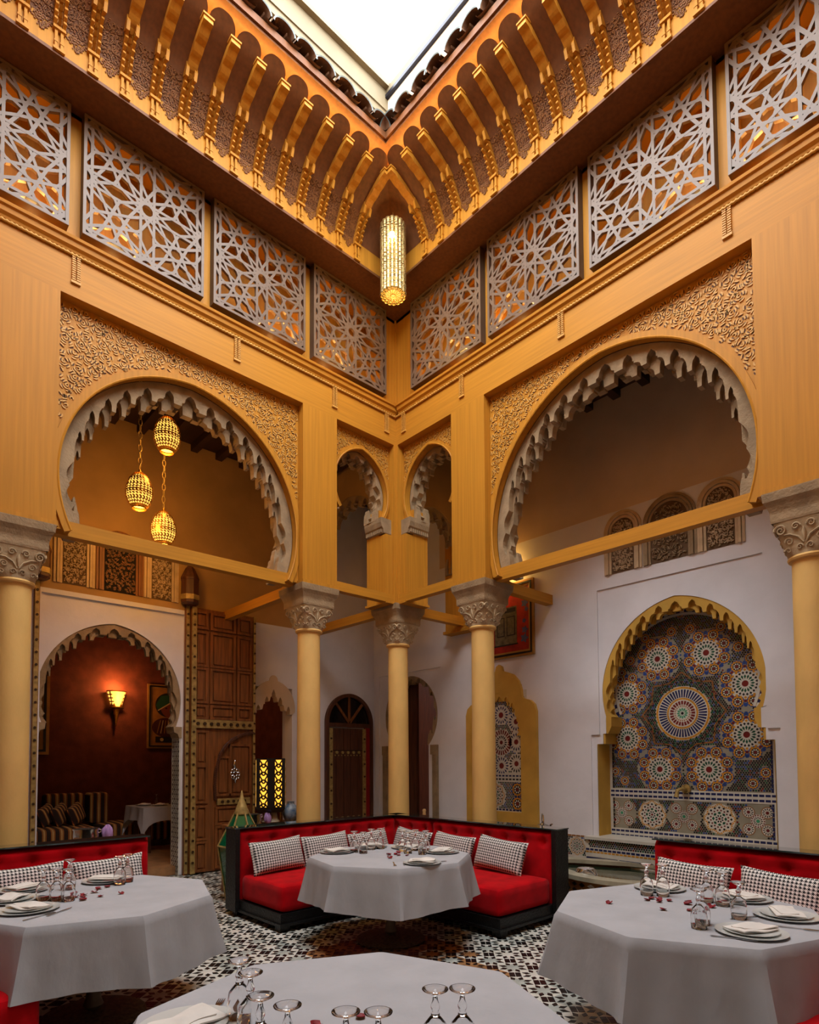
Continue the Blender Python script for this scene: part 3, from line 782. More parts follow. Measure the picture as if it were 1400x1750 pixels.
def shown(x, y):     # floor left open between the tables and banquettes
    X, Y_, Z_ = px(x, y)
    if not (0 < X < 1400 and 1400 < Y_ < 1750): return False
    for cx, cy in ((-1.74, -1.87), (-4.18, -1.83), (-1.86, -4.55), (-4.12, -4.43)):
        for h in (.75, .40):
            t = (h - CAM.z) / (0 - CAM.z); qx, qy = CAM.x + (x - CAM.x) * t, CAM.y + (y - CAM.y) * t
            if math.hypot(qx - cx, qy - cy) < (.70 if h > .5 else .74): return False
    for z in (.1, .4):
        t = (z - CAM.z) / (0 - CAM.z); qx, qy = CAM.x + (x - CAM.x) * t, CAM.y + (y - CAM.y) * t
        if (-2.42 < qx and -1.05 < qy) or (qx > -1.05 and -2.6 < qy): return False
    return True
ctr = lambda q: q[4] if q[0] == 'kite' else (q[1], q[2])
ALLB = [q for c in cells for q in black_pieces(*c)]
near = sorted([q for q in ALLB if shown(*ctr(q))], key=lambda q: px(*ctr(q))[2])[:232]; nearset = set(id(q) for q in near)
stars = sorted([c for c in cells if shown(*c)], key=lambda c: px(*c)[2])[:64]; starset = set(stars)
MESH = {}
for k_, pl_ in SHP.items(): tb = B(); tb.prism(pl_, -.004, .0012, 'z'); MESH[k_] = tb.mesh('tile', 'tile_black')
for q in near: inst('tile', MESH[q[0]], FL, (q[1], q[2], 0), (0, 0, q[3]))
ms = []
for mm in ('tile_star', 'tile_tan', 'tile_grey'): sb = B(); sb.prism(STAR, -.004, .0010, 'z'); ms.append(sb.mesh('star_tile', mm))
def starkind(x, y): return (1 if rr.random() < .85 else 2) if tan_zone(x, y) else (0 if rr.random() < .7 else 2)
for (x, y) in stars: inst('star_tile', ms[starkind(x, y)], FL, (x, y, 0))
b = B()
for q in ALLB:
    if id(q) in nearset: continue
    c, s_ = math.cos(q[3]), math.sin(q[3]); b.poly([(q[1] + p[0] * c - p[1] * s_, q[2] + p[0] * s_ + p[1] * c, .0012) for p in SHP[q[0]]])
o = b.build('black_tiles', 'tile_black', FL); tag(o, 'small black lozenge tiles', kind='stuff')
b = B()
for s_ in cells:
    if s_ in starset: continue
    b.m = starkind(*s_); b.poly([(s_[0] + q[0], s_[1] + q[1], .0010) for q in STAR])
o = b.build('star_tiles', ['tile_star', 'tile_tan', 'tile_grey'], FL); tag(o, 'pale eight pointed star tiles', kind='stuff')
# ------------------------------------------------------------------ corner fill
b = B(); b.box(0, TH, 0, TH, ZB, 8.6)
o = b.build('trim_corner_post', 'wood', loc=(.22, .22, ZB)); tag(o, 'oak corner post joining the two arcade walls', None, None, 'structure')
mat('lace_dark', srgb(104, 80, 56), .9, var=.1); mat('paint_dark2', srgb(22, 12, 8), .9)
mat('z_grout', srgb(150, 142, 122), .6, var=.1); mat('z_white', srgb(206, 200, 186), .35, var=.08); mat('z_black', srgb(24, 22, 26), .3); mat('z_yellow', srgb(206, 140, 30), .35, var=.15)
mat('z_blue', srgb(40, 72, 140), .32, var=.2, vs=(14, 14, 14)); mat('z_green', srgb(24, 84, 58), .32, var=.2); mat('z_red', srgb(116, 30, 28), .35, var=.15); mat('z_tan', srgb(150, 96, 48), .4); mat('z_mint', srgb(70, 150, 112), .32); mat('z_navy', srgb(30, 36, 84), .32)
ZM = ['z_white', 'z_black', 'z_yellow', 'z_blue', 'z_green', 'z_red', 'z_tan', 'z_mint', 'z_navy']
class Mosaic(B):
    def __init__(s, T, o): super().__init__(T); s.o = o
    def q(s, pts, mi, lift=.0015): s.m = mi; s.poly([(u, s.o + lift, z) for u, z in pts])
    def disc(s, cu, cz, r, mi, n=10, lift=.0015): s.q([(cu + r * math.cos(2 * PI * k / n), cz + r * math.sin(2 * PI * k / n)) for k in range(n)], mi, lift)
    def ring(s, cu, cz, r0, r1, n, mi, fr=.72, ph=0., kite=True, lift=.002):
        for k in range(n):
            a = 2 * PI * (k + ph) / n; h = PI / n * fr; rm = r0 + (r1 - r0) * .62
            P = lambda r, an: (cu + r * math.cos(an), cz + r * math.sin(an))
            if kite: s.q([P(r0, a), P(rm, a - h), P(r1, a), P(rm, a + h)], mi, lift)
            else: s.q([P(r0, a - h), P(r1, a - h), P(r1, a + h), P(r0, a + h)], mi, lift)
    def mini(s, cu, cz, r, col=2):
        s.disc(cu, cz, r * 1.18, 3 if col == 2 else 0, 12, .001); s.disc(cu, cz, r * .72, 1, 12, .0023)
        s.ring(cu, cz, r * .55, r * 1.10, 12, col, 1.15, lift=.0018); s.ring(cu, cz, r * .28, r * .64, 8, 0, .8, .5, lift=.0024); s.disc(cu, cz, r * .26, 5, 8, .0025)
    def flower(s, cu, cz, R, n=8, col=2, ph=.5):
        s.disc(cu, cz, R * .64, 0, 24, .0008)
        for k in range(n):
            a = 2 * PI * (k + ph) / n; s.mini(cu + R * .78 * math.cos(a), cz + R * .78 * math.sin(a), R * .225, col)
            a = 2 * PI * (k + ph + .5) / n; s.disc(cu + R * .86 * math.cos(a), cz + R * .86 * math.sin(a), R * .085, 3, 6, .0012); s.disc(cu + R * .70 * math.cos(a), cz + R * .70 * math.sin(a), R * .06, 5, 6, .0022)
        s.ring(cu, cz, R * .50, R * .62, 20, 2, .7); s.ring(cu, cz, R * .38, R * .50, 20, 1, .75, .5); s.ring(cu, cz, R * .18, R * .37, 16, 4, .8); s.disc(cu, cz, R * .13, 5, 12, .0025)
    def wreath(s, cu, cz, R):
        s.disc(cu, cz, R * .95, 0, 20, .0008)
        for k in range(48):
            a = 2 * PI * k / 48; r = R * (.86 + .07 * math.cos(8 * a)); c, d = math.cos(a), math.sin(a)
            s.q([(cu + (r - R * .09) * c, cz + (r - R * .09) * d), (cu + r * c - R * .05 * d, cz + r * d + R * .05 * c), (cu + (r + R * .1) * c, cz + (r + R * .1) * d), (cu + r * c + R * .05 * d, cz + r * d - R * .05 * c)], 2, .002)
        s.ring(cu, cz, R * .62, R * .78, 16, 1, .6); s.ring(cu, cz, R * .46, R * .60, 16, 5, .6, .5); s.ring(cu, cz, R * .28, R * .46, 8, 4, .8); s.ring(cu, cz, R * .10, R * .27, 8, 1, .7, .5); s.disc(cu, cz, R * .08, 5, 8, .0025)
    def quad(s, cu, cz, R):
        for k in range(4):
            a = PI / 4 + k * PI / 2; x, y = cu + R * .72 * math.cos(a), cz + R * .72 * math.sin(a)
            s.disc(x, y, R * .36, 6, 14, .0008); s.disc(x, y, R * .31, 0, 14, .001); s.ring(x, y, R * .12, R * .30, 12, 1, .55); s.disc(x, y, R * .1, 5, 8, .0022)
        s.disc(cu, cz, R * .40, 0, 16, .0014); s.ring(cu, cz, R * .28, R * .40, 16, 5, .7, lift=.0024); s.ring(cu, cz, R * .12, R * .28, 12, 1, .6, lift=.0024); s.disc(cu, cz, R * .11, 7, 8, .0026)
    def field(s, u0, u1, z0, z1, skip, sp=.027, seed=1):
        rr = random.Random(seed); row = 0; z = z0 + sp * .5
        while z < z1:
            u = u0 + sp * (.5 if row % 2 else 1.0)
            while u < u1:
                if not any(math.hypot(u - c[0], z - c[1]) < c[2] for c in skip):
                    x = rr.random(); s.disc(u, z, sp * .45, 1 if x < .62 else (4 if x < .78 else (3 if x < .92 else 5)), 6, .001)
                u += sp
            z += sp * .8; row += 1
    def dashes(s, p, q, w, step, mi, fr=.7):
        dx, dz = q[0] - p[0], q[1] - p[1]; l = math.hypot(dx, dz); n = max(1, int(l / step)); dx /= l; dz /= l
        for k in range(n):
            a, c = (k + .5 - fr / 2) * l / n, (k + .5 + fr / 2) * l / n
            s.q([(p[0] + dx * a - dz * w, p[1] + dz * a + dx * w), (p[0] + dx * c - dz * w, p[1] + dz * c + dx * w), (p[0] + dx * c + dz * w, p[1] + dz * c - dx * w), (p[0] + dx * a + dz * w, p[1] + dz * a - dx * w)], mi, .002)
# ------------------------------------------------------------------ the mosaic fountain
FT = thing('mosaic_fountain', 'large mosaic wall fountain in an arched yellow niche', 'fountain', (1.9, -2.95, .65))
b = B(T_BR); b.box(1.97, 4.01, -.325, -.31, .60, 3.6); b.build('backing', 'z_grout', FT)
m = Mosaic(T_BR, -.309); C0 = (2.94, 2.15)
sat = [(C0[0] + sx, z) for sx, z in ((-.29, 2.84), (.29, 2.84), (-.70, 2.44), (.70, 2.44), (-.70, 1.87), (.70, 1.87), (-.29, 1.48), (.29, 1.48))]
skip = [(c[0], c[1], .285) for c in sat] + [(C0[0], C0[1], .325)]
sml = [(2.06, 1.45), (2.19, 1.33), (3.82, 1.45), (3.69, 1.33), (2.83, 3.15), (3.05, 3.15), (2.94, 3.36), (2.3, 2.86), (3.58, 2.86), (2.18, 2.72), (3.70, 2.72), (2.5, 3.12), (3.4, 3.12)]
skip += [(c[0], c[1], .07) for c in sml]
m.field(1.99, 3.99, 1.24, 3.55, skip); [m.flower(c[0], c[1], .275) for c in sat]; [m.mini(c[0], c[1], .055) for c in sml]
st = []
for k in range(16):
    a = 2 * PI * k / 16; st.append((C0[0] + (.46 if k % 2 == 0 else .40) * math.cos(a) * (1.0 if k % 2 else 1.08), C0[1] + (.46 if k % 2 == 0 else .40) * math.sin(a) * (1.0 if k % 2 else 1.08)))
for p, q in zip(st, st[1:] + st[:1]): m.dashes(p, q, .008, .03, 6, .95)
for r, n, c in ((.345, 34, 4), (.375, 40, 1), (.40, 24, 4), (.425, 44, 1)): m.ring(C0[0], C0[1], r - .012, r + .012, n, c, .6)
m.disc(*C0, .325, 0, 40, .0009); m.ring(*C0, .295, .318, 60, 2, .95, kite=False); m.ring(*C0, .19, .285, 48, 8, .62, kite=False); m.ring(*C0, .165, .185, 40, 2, .95, kite=False)
m.ring(*C0, .105, .15, 24, 5, .7, kite=False); m.ring(*C0, .075, .10, 24, 6, .7); m.ring(*C0, .02, .07, 12, 7, .9); m.disc(*C0, .018, 1, 8, .0026)
for k in range(70):      # arched border band
    a0, a1 = math.radians(-22 + 224 * k / 70), math.radians(-22 + 224 * (k + 1) / 70); cz = 2.5; cu = C0[0]
    P = lambda r, a: (cu + r * math.cos(a), cz + r * 1.0 * math.sin(a))
    m.q([P(.83, a0), P(.86, a0), P(.86, a1), P(.83, a1)], 0, .003); m.q([P(.865, a0), P(.905, a0), P(.905, a1), P(.865, a1)], 8 if k % 2 else 0, .003)
for u in (1.985, 3.895):
    m.q([(u, .66), (u + .035, .66), (u + .035, 1.8), (u, 1.8)], 0, .003); m.dashes((u - .012, .66), (u - .012, 1.8), .011, .05, 8, .8); m.dashes((u + .05, .66), (u + .05, 1.8), .009, .05, 1, .8)
for zc in (1.17, .665):
    m.q([(1.99, zc - .06), (3.93, zc - .06), (3.93, zc + .06), (1.99, zc + .06)], 0, .0028)
    for dz in (-.028, .028): m.m = 0; m.o += .0015; m.dashes((1.99, zc + dz), (3.93, zc + dz), .013, .062, 8, .82); m.o -= .0015
m.field(2.02, 3.90, .73, 1.11, [(2.14, .92, .2), (2.54, .92, .185), (2.93, .92, .2), (3.33, .92, .185), (3.73, .92, .2)], seed=4)
for k, u in enumerate((2.14, 2.54, 2.93, 3.33, 3.73)): (m.wreath if k % 2 else m.quad)(u, .92, .18 if k % 2 else .185)
o = m.build('zellige', ZM, FT); tag(o, 'mosaic of tiny coloured star and flower tiles', kind='stuff')
# yellow arch edge of the niche
b = B(T_BR); lambrequin(b, PF, 15, -.03, -.09, .145); lambrequin(b, PF, 15, -.092, -.15, .17, phase=.5); lambrequin(b, PF, 15, -.152, -.21, .15)
b.box(1.975, 1.985, -.31, -.02, .6, 1.80); b.box(3.995, 4.005, -.31, -.02, .6, 1.8)
for u, sg in ((2.0, 1), (3.98, -1)):
    b.prism([(u, 1.80), (u + sg * .085, 1.80), (u + sg * .085, 1.93), (u + sg * .125, 1.93), (u + sg * .17, 2.02), (u + sg * .17, 2.14), (u, 2.14)], -.03, -.30)
b.build('scalloped_edge', 'plaster_yellow', FT)
b = B(); p0 = Vector((1.95, -2.97, 1.25))
b.tube([p0, p0 + Vector((-.03, 0, 0))], .055, 14); b.tube([p0 + Vector((-.02, 0, 0)), p0 + Vector((-.16, .0, .0)), p0 + Vector((-.20, .02, -.01)), p0 + Vector((-.215, .03, -.09))], [.026, .022, .022, .026], 10)
b.tube([p0 + Vector((-.09, 0, .0)), p0 + Vector((-.09, 0, .05))], .012, 8); b.build('tap', 'brass', FT, smooth=True)
# ledge and dado
b = B(T_BR); b.box(1.86, 4.10, -.32, .14, .60, .635); b.build('ledge', 'z_white', FT)
DA = thing('mosaic_dado', 'low mosaic tile band along the wall by the fountain basin', 'tiling', (1.6, -2.8, .2))
b = B(T_BR); b.box(1.15, 1.86, 0, .015, .20, .62); b.box(1.86, 4.10, 0, .11, .20, .60); b.build('backing', 'z_white', DA)
m = Mosaic(T_BR, .0155); m.field(1.2, 1.86, .36, .60, [(1.35, .48, .13), (1.68, .48, .13)], .03, 8); m.wreath(1.68, .48, .12); m.quad(1.35, .48, .13); m.dashes((1.15, .615), (1.86, .615), .01, .06, 6, .9)
m.o = .1105; m.field(1.9, 4.05, .50, .595, [], .03, 9); m.dashes((1.86, .475), (4.1, .475), .012, .06, 8, .8); m.dashes((1.86, .445), (4.1, .445), .009, .05, 2, .8); m.dashes((1.86, .37), (4.1, .37), .012, .4, 8, .95)
o = m.build('zellige', ZM, DA); tag(o, 'small star and flower tiles', kind='stuff')
# basin
mat('water', srgb(40, 56, 40), .06, var=.2, vs=(6, 6, 6), bump=.15, bs=(10, 10, 10), coat=.5)
mat('basin_stone', srgb(178, 168, 142), .45, var=.15, vs=(5, 5, 5))
BA = thing('fountain_basin', 'low lobed stone basin of dark water below the mosaic', 'basin', (1.0, -2.7, 0))
def basin(r): return [(1.0 + (r * .62) * math.cos(a) * (1 + .08 * math.cos(4 * a)) , -2.7 + (r * 1.16) * math.sin(a) * (1 + .06 * math.cos(6 * a))) for a in [2 * PI * k / 64 for k in range(64)]]
def zring(b, inn, out, z0, z1):
    n = len(inn); a = [b.V(*p, z0) for p in inn]; c = [b.V(*p, z0) for p in out]; d = [b.V(*p, z1) for p in inn]; e = [b.V(*p, z1) for p in out]
    for k in range(n):
        l = (k + 1) % n; b.F(d[k], d[l], e[l], e[k]); b.F(a[k], d[k], d[l], a[l]); b.F(c[k], c[l], e[l], e[k])
b = B(); zring(b, basin(.80), basin(1.04), .33, .375); b.build('rim', 'basin_stone', BA, smooth=30)
b = B(); zring(b, basin(.86), basin(.98), 0, .335); b.build('basin_wall', 'z_tan', BA, smooth=30)
b = B(); b.poly([(*p, .30) for p in basin(.87)]); b.build('water', 'water', BA)
mb = Mosaic(None, 0); mb.T = None; bt = B()
pts = basin(.985)
for k in range(64):
    for r in range(5):
        p, q = Vector((*pts[k], 0)), Vector((*pts[(k + 1) % 64], 0)); c = p.lerp(q, .5); t = (q - p) * .40; z = .04 + r * .06; bt.m = (1, 0, 2, 1, 3)[(k * 3 + r * 2) % 5]
        bt.poly([(c.x - t.x, c.y - t.y, z), (c.x, c.y, z - .024), (c.x + t.x, c.y + t.y, z), (c.x, c.y, z + .024)])
o = bt.build('zellige', ZM, BA); o['kind'] = 'stuff'
mat('glass', (1, 1, 1), .0, trans=1., ior=1.42, var=0, spec=.5)
b = B(); b.lathe([(.0, .50), (.09, .49), (.13, .43), (.13, .37), (.10, .31)], (.62, -2.42, -.075), 16)
o = b.build('glass_float', 'glass', loc=(.62, -2.42, .23), smooth=True); tag(o, 'clear glass dome float sitting in the fountain basin', 'ornament')
# ------------------------------------------------------------------ narrow yellow niche with mosaic
NI = thing('mosaic_niche', 'narrow yellow wall niche with mosaic behind the column', 'niche', (1.6, -.44, .7))
hc = .44; half = [(.65, .70), (.65, 2.28), (.62, 2.38), (.55, 2.44), (.44, 2.47), (.41, 2.50), (.40, 2.60), (.35, 2.73), (.26, 2.83), (.13, 2.88), (.07, 2.90), (.05, 2.97), (0, 3.0)]
Pn_ = arch_pts(hc, 2.12, .38, 1.95, 36, .25)
b = B(T_BR)
left = [(hc + d, z) for d, z in half]; right = [(hc - d, z) for d, z in reversed(half[:-1])]
b.prism([(hc + .37, 2.68)] + [p for p in left if p[1] > 2.68] + [p for p in right if p[1] > 2.68] + [(hc - .37, 2.68)], 0, .05)
for sg in (1, -1):
    P_ = lambda *q: [(hc + sg * x, z) for x, z in q]
    b.prism(P_((.38, .70), (.65, .70), (.65, 2.28), (.62, 2.38), (.55, 2.44), (.44, 2.47), (.41, 2.50), (.40, 2.60), (.38, 2.66)), 0, .05)
b.box(hc - .38, hc + .38, 0, .05, .70, .86)
spandrel(b, Pn_, hc - .379, hc + .379, 2.68, .0, .0495)
lambrequin(b, Pn_, 9, .044, .022, .10); lambrequin(b, Pn_, 9, .020, .006, .13, phase=.5)
b.build('surround', 'plaster_yellow', NI)
m = Mosaic(T_BR, .003); m.m = 0
m.q([(hc - .46, .84), (hc + .46, .84), (hc + .46, 2.6), (hc - .46, 2.6)], 0, 0)
sk = [(hc, 1.86, .2)] + [(hc + sx * .27, z, .15) for sx in (-1, 1) for z in (1.55, 1.86, 2.15)] + [(hc, 2.26, .15), (hc, 1.52, .14)]
m.field(hc - .43, hc + .43, 1.42, 2.5, sk, .03, 3); m.field(hc - .43, hc + .43, .90, 1.28, [(hc - .12, 1.09, .19), (hc + .28, 1.18, .1), (hc + .28, .98, .1)], .03, 6)
m.disc(hc, 1.86, .19, 0, 24, .001); m.ring(hc, 1.86, .12, .185, 24, 5, .6, kite=False); m.ring(hc, 1.86, .05, .11, 16, 1, .7); m.disc(hc, 1.86, .03, 5, 10, .0026)
for sx in (-1, 1):
    for z in (1.55, 1.86, 2.15): m.disc(hc + sx * .27, z, .14, 0, 16, .001); m.ring(hc + sx * .27, z, .07, .135, 16, 8 if z != 1.55 else 1, .6); m.disc(hc + sx * .27, z, .04, 5, 8, .0026)
for z in (2.26, 1.52): m.disc(hc, z, .14, 0, 16, .001); m.ring(hc, z, .07, .135, 16, 8, .6); m.disc(hc, z, .045, 5, 8, .0026)
m.q([(hc - .44, 1.29), (hc + .44, 1.29), (hc + .44, 1.41), (hc - .44, 1.41)], 0, .0028); m.o += .0015; m.dashes((hc - .44, 1.325), (hc + .44, 1.325), .012, .06, 1); m.dashes((hc - .44, 1.375), (hc + .44, 1.375), .012, .06, 8); m.dashes((hc - .44, .885), (hc + .44, .885), .012, .06, 8); m.o -= .0015
m.wreath(hc - .12, 1.09, .18); m.mini(hc + .28, 1.18, .09); m.mini(hc + .28, .98, .09)
o = m.build('zellige', ZM, NI); tag(o, 'mosaic of small star tiles', kind='stuff')
# ------------------------------------------------------------------ pierced plaster windows above
def lattice_window(T, n, uc, w, z0, z1, lab, mm='plaster_carved', sp=.075, scale=.55, deep=.03):
    t = struct('window_%d' % n, lab); r = w / 2
    P = legs(arch_pts(uc, z1 - r, r, z1 - r + .001, 24, .03), z0)
    NN = normals(P)
    b = B(T)
    for k, (off, o0) in enumerate(((.0, .02), (.035, .035), (.07, .02))):
        Q = [(p[0] - n_[0] * (off + .028), p[1] - n_[1] * (off + .028)) for p, n_ in zip(P, NN)]; Q0 = [(p[0] - n_[0] * off, p[1] - n_[1] * off) for p, n_ in zip(P, NN)]
        Q[0] = (Q[0][0], z0); Q[-1] = (Q[-1][0], z0); Q0[0] = (Q0[0][0], z0); Q0[-1] = (Q0[-1][0], z0)
        b.ring(Q0, Q, o0, -.0)
    b.build('moulding', mm, t)
    b = B(T); b.prism(P, .002, .004); b.build('backing', 'paint_dark2' if mm == 'wood_door' else 'lace_dark', t)
    ins = lambda u, z: z > z0 + .012 and (abs(u - uc) < r - .01 if z < z1 - r else math.hypot(u - uc, z - z1 + r) < r - .01)
    b = B(T); scrolls(b, ins, uc - r, uc + r, z0 + .02, z1, .006, sp, n, h=deep * .6, scale=scale)
    for k in range(-3, 4):
        for pz in range(int((z1 - z0) / sp) + 1):
            u, z = uc + (k + .5 * (pz % 2)) * sp, z0 + .02 + pz * sp * .86 + .04
            if ins(u - .014, z) and ins(u + .014, z + .014): strip_box(b, (u - .014, z - .014), (u + .014, z + .014), .006, .004, .02); strip_box(b, (u - .014, z + .014), (u + .014, z - .014), .006, .004, .02)
    o = b.build('tracery', [mm, 'lace_dark'], t); tag(o, 'pierced leaf tracery', kind='stuff')
lattice_window(T_BL, 1, 3.30, .28, 3.87, 4.56, 'pierced plaster window beside the frame-edge column')
lattice_window(T_BL, 2, 2.75, .40, 3.87, 4.60, 'pierced brown wooden window over the dining room arch', 'wood_door', .13, .95)
lattice_window(T_BL, 3, 2.20, .28, 3.87, 4.56, 'pierced plaster window near the carved door leaf')
lattice_window(T_BR, 4, 2.39, .30, 3.93, 4.60, 'pierced plaster window over the fountain, near the red painting')
lattice_window(T_BR, 5, 2.97, .44, 3.93, 4.62, 'carved stone relief window in the middle above the fountain', 'stone', .13, .95)
lattice_window(T_BR, 6, 3.54, .30, 3.93, 4.60, 'pierced plaster window over the fountain, near the frame-edge column')
# ------------------------------------------------------------------ painting and boxed post on the right wall
mat('paint_red', srgb(164, 34, 20), .5, var=.2, vs=(9, 9, 9)); mat('paint_door', srgb(112, 98, 70), .6, var=.25, vs=(20, 20, 20)); mat('paint_dark', srgb(34, 26, 24), .6); mat('paint_blue', srgb(76, 82, 120), .6, var=.2); mat('frame_gold', srgb(176, 128, 62), .4, .3); mat('frame_black', srgb(24, 20, 18), .4)
def framed(T, name, lab, ua, ub, z0, z1, o, canvas, fw=.03):
    t = thing(name, lab, 'painting', T((ua + ub) / 2, o, z0))
    def rect(b, i, wd, h): 
        b.box(ua + i, ub - i, o, o + h, z0 + i, z0 + i + wd); b.box(ua + i, ub - i, o, o + h, z1 - i - wd, z1 - i); b.box(ua + i, ua + i + wd, o, o + h, z0 + i + wd, z1 - i - wd); b.box(ub - i - wd, ub - i, o, o + h, z0 + i + wd, z1 - i - wd)
    b = B(T); rect(b, 0, fw, .035); b.build('outer_frame', 'frame_gold', t)
    b = B(T); rect(b, fw, fw * .8, .045); b.build('inner_frame', 'frame_black', t)
    b = B(T); rect(b, fw * 1.8, fw, .03); b.build('mount', 'frame_gold', t)
    b = B(T); b.box(ua + fw * 2.5, ub - fw * 2.5, o, o + .02, z0 + fw * 2.5, z1 - fw * 2.5); b.build('canvas', canvas, t)
    return t
t = framed(T_BR, 'painting', 'red painting of an old door in a gold and black frame', .22, 1.06, 3.08, 4.16, .002, 'paint_red')
def blot(T, t, name, polys, o):
    cv = [c for c in t.children if c.name.startswith('canvas')][0]
    for pl_, mm in polys: b = B(T); b.prism(pl_, o, o + .002); b.build(name, mm, cv)
rc = lambda a, b_, c, d: [(a, c), (b_, c), (b_, d), (a, d)]
blot(T_BR, t, 'painted_door', [(rc(.36, .76, 3.28, 3.82), 'paint_door')], .022)
blot(T_BR, t, 'painted_panel', [(rc(.38, .74, 3.74, 3.80), 'paint_dark'), (rc(.58, .73, 3.40, 3.68), 'paint_dark'), (rc(.40, .54, 3.40, 3.68), 'paint_dark')], .024)
blot(T_BR, t, 'painted_panel', [(rc(.595, .715, 3.415, 3.665), 'paint_door'), (rc(.415, .525, 3.415, 3.665), 'paint_door'), (rc(.34, .78, 3.26, 3.28), 'paint_dark')], .026)
for (u, z, r) in ((.90, 3.83, .05), (.89, 3.58, .03), (.90, 3.45, .045), (.89, 3.33, .055), (.93, 3.74, .03)):
    blot(T_BR, t, 'painted_flower', [([(u + r * (1 + .3 * math.cos(5 * a)) * math.cos(a), z + r * (1 + .3 * math.cos(5 * a)) * math.sin(a)) for a in [2 * PI * k / 20 for k in range(20)]], 'paint_blue')], .022)
t = thing('picture_light', 'brass picture light glowing above the red painting', 'lamp', T_BR(.62, .0, 4.20))
b = B(T_BR); b.box(.56, .68, 0, .02, 4.22, 4.34); b.build('wall_plate', 'brass', t)
b = B(T_BR); b.tube([(.62, .01, 4.28), (.62, .10, 4.33), (.62, .16, 4.30)], .010, 8); b.build('arm', 'brass', t, smooth=True)
b = B(T_BR); b.tube([(.42, .17, 4.29), (.82, .17, 4.29)], .028, 12); b.build('hood', 'brass', t, smooth=True)
b = B(T_BR); b.box(.44, .80, .155, .175, 4.255, 4.266); b.build('tube_lamp', 'strip_light', t)
lamp('picture_light_lamp', T_BR(.62, .14, 4.40), 5, (1, .52, .10), .05)
S = struct('trim_boxed_post', 'oak boxed post under the gallery ceiling beside the column')
b = B(T_BR); b.box(-.52, -.05, 0, .16, 3.62, GC); b.box(-.55, -.02, 0, .19, 3.575, 3.62); b.build('casing', 'wood', S)
# transverse arches of the corner gallery
def transverse(T2, ua, ub, lab, nm):
    S = struct(nm, lab); cu = (ua + ub) / 2; R = (ub - ua) / 2 - .05
    P = arch_pts(cu, 5.0 - R * .35, R, 4.5, 36, .12); nc = 15 if R > .8 else 9; b = B(T2); spandrel(b, P, ua, ub, GC, .0, -.2); b.build('plaster_face', 'plaster_brown_lamplit', S)
    stone_arch(T2, P, nc, -.02, .12, S, thick=.18)
transverse(lambda u, o, z: (.30 - o, u, z), TH, DY, 'plaster cross arch in the corner gallery behind the narrow lantern-side arch', 'wall_cross_left')
transverse(lambda u, o, z: (u, .30 - o, z), TH, DX, 'plaster cross arch in the corner gallery behind the narrow fountain-side arch', 'wall_cross_right')
# arched doorway in the corner of the right wall
stone_arch(T_BR, PD, 13, -.04, .10, WBR, thick=.22)
b = B(T_BR)
for u, sg in ((-2.24, 1), (-.885, -1)):
    b.box(min(u, u + sg * .10), max(u, u + sg * .10), -.28, .02, 0, 1.70); b.box(min(u, u + sg * .13), max(u, u + sg * .13), -.28, .035, 1.70, 1.86)
b.build('stone_jamb', 'stone', WBR)
b = B(T_BR); b.box(-2.2, -1.62, -.29, -.24, 0, 3.0); b.build('dark_door_leaf', 'wood_dark', WBR)
# ------------------------------------------------------------------ doors of the left wall
def studs(b, p, q, n, r, axis_o):
    for k in range(n):
        t = (k + .5) / n; u, z = p[0] + (q[0] - p[0]) * t, p[1] + (q[1] - p[1]) * t
        b.m = 1; b.prism([(u + r * 1.3 * math.cos(2 * PI * j / 6), z + r * 1.3 * math.sin(2 * PI * j / 6)) for j in range(6)], axis_o, axis_o + r); b.m = 0
D1 = struct('door_1', 'tall carved wooden door leaf with brass strips folded back on the wall')
O0, O1 = .03, .085
b = B(T_BL); b.box(.80, 1.80, O0, O1, .02, 3.83); b.build('leaf', 'wood_door', D1)
def panel(ua, ub, z0, z1, nm='panel'):
    b = B(T_BL); b.box(ua - .03, ub + .03, O1, O1 + .03, z0 - .025, z0 + .008); b.box(ua - .03, ub + .03, O1, O1 + .031, z1 - .008, z1 + .025); b.box(ua - .03, ua + .008, O1, O1 + .028, z0, z1); b.box(ub - .008, ub + .03, O1, O1 + .029, z0, z1)
    b.prism([(ua + .03, z0 + .03), (ub - .03, z0 + .03), (ub - .03, z1 - .03), (ua + .03, z1 - .03)], O1, O1 + .018); b.build(nm, 'wood_door', D1)
for (z0, z1) in ((3.55, 3.76), (3.0, 3.47), (2.47, 2.94), (2.24, 2.40)):
    for (a, c) in ((1.58, 1.74), (1.15, 1.49), (.88, 1.07)): panel(a, c, z0, z1)
for (z0, z1) in ((1.58, 2.03), (1.03, 1.53), (.50, .95), (.06, .44)): panel(1.57, 1.71, z0, z1)
wk = [(1.43, 1.06), (1.44, 1.25), (1.43, 1.42), (1.40, 1.58), (1.35, 1.72), (1.27, 1.84), (1.17, 1.93), (1.05, 1.99), (.93, 2.03), (.845, 2.04)]
b = B(T_BL); b.tube([(p[0], O1 + .02, p[1]) for p in wk], .024, 6)
for p in resample(wk, 40): b.prism([(p[0] + .019 * math.cos(2 * PI * j / 6), p[1] + .019 * math.sin(2 * PI * j / 6)) for j in range(6)], O1, O1 + .05)
b.build('wicket_arch', 'wood_dark', D1)
for (a, c, z0, z1) in ((1.22, 1.40, 1.12, 1.66), (.88, 1.18, 1.12, 1.84), (.90, 1.40, .70, .92), (.90, 1.12, .08, .64), (1.16, 1.40, .08, .64)): panel(a, c, z0, z1, 'wicket_panel')
b = B(T_BL); b.box(1.73, 1.80, O1 + .028, O1 + .04, .02, 3.83); studs(b, (1.765, .1), (1.765, 3.8), 24, .014, O1 + .04); b.build('brass_strip', ['brass', 'stud_iron'], D1)
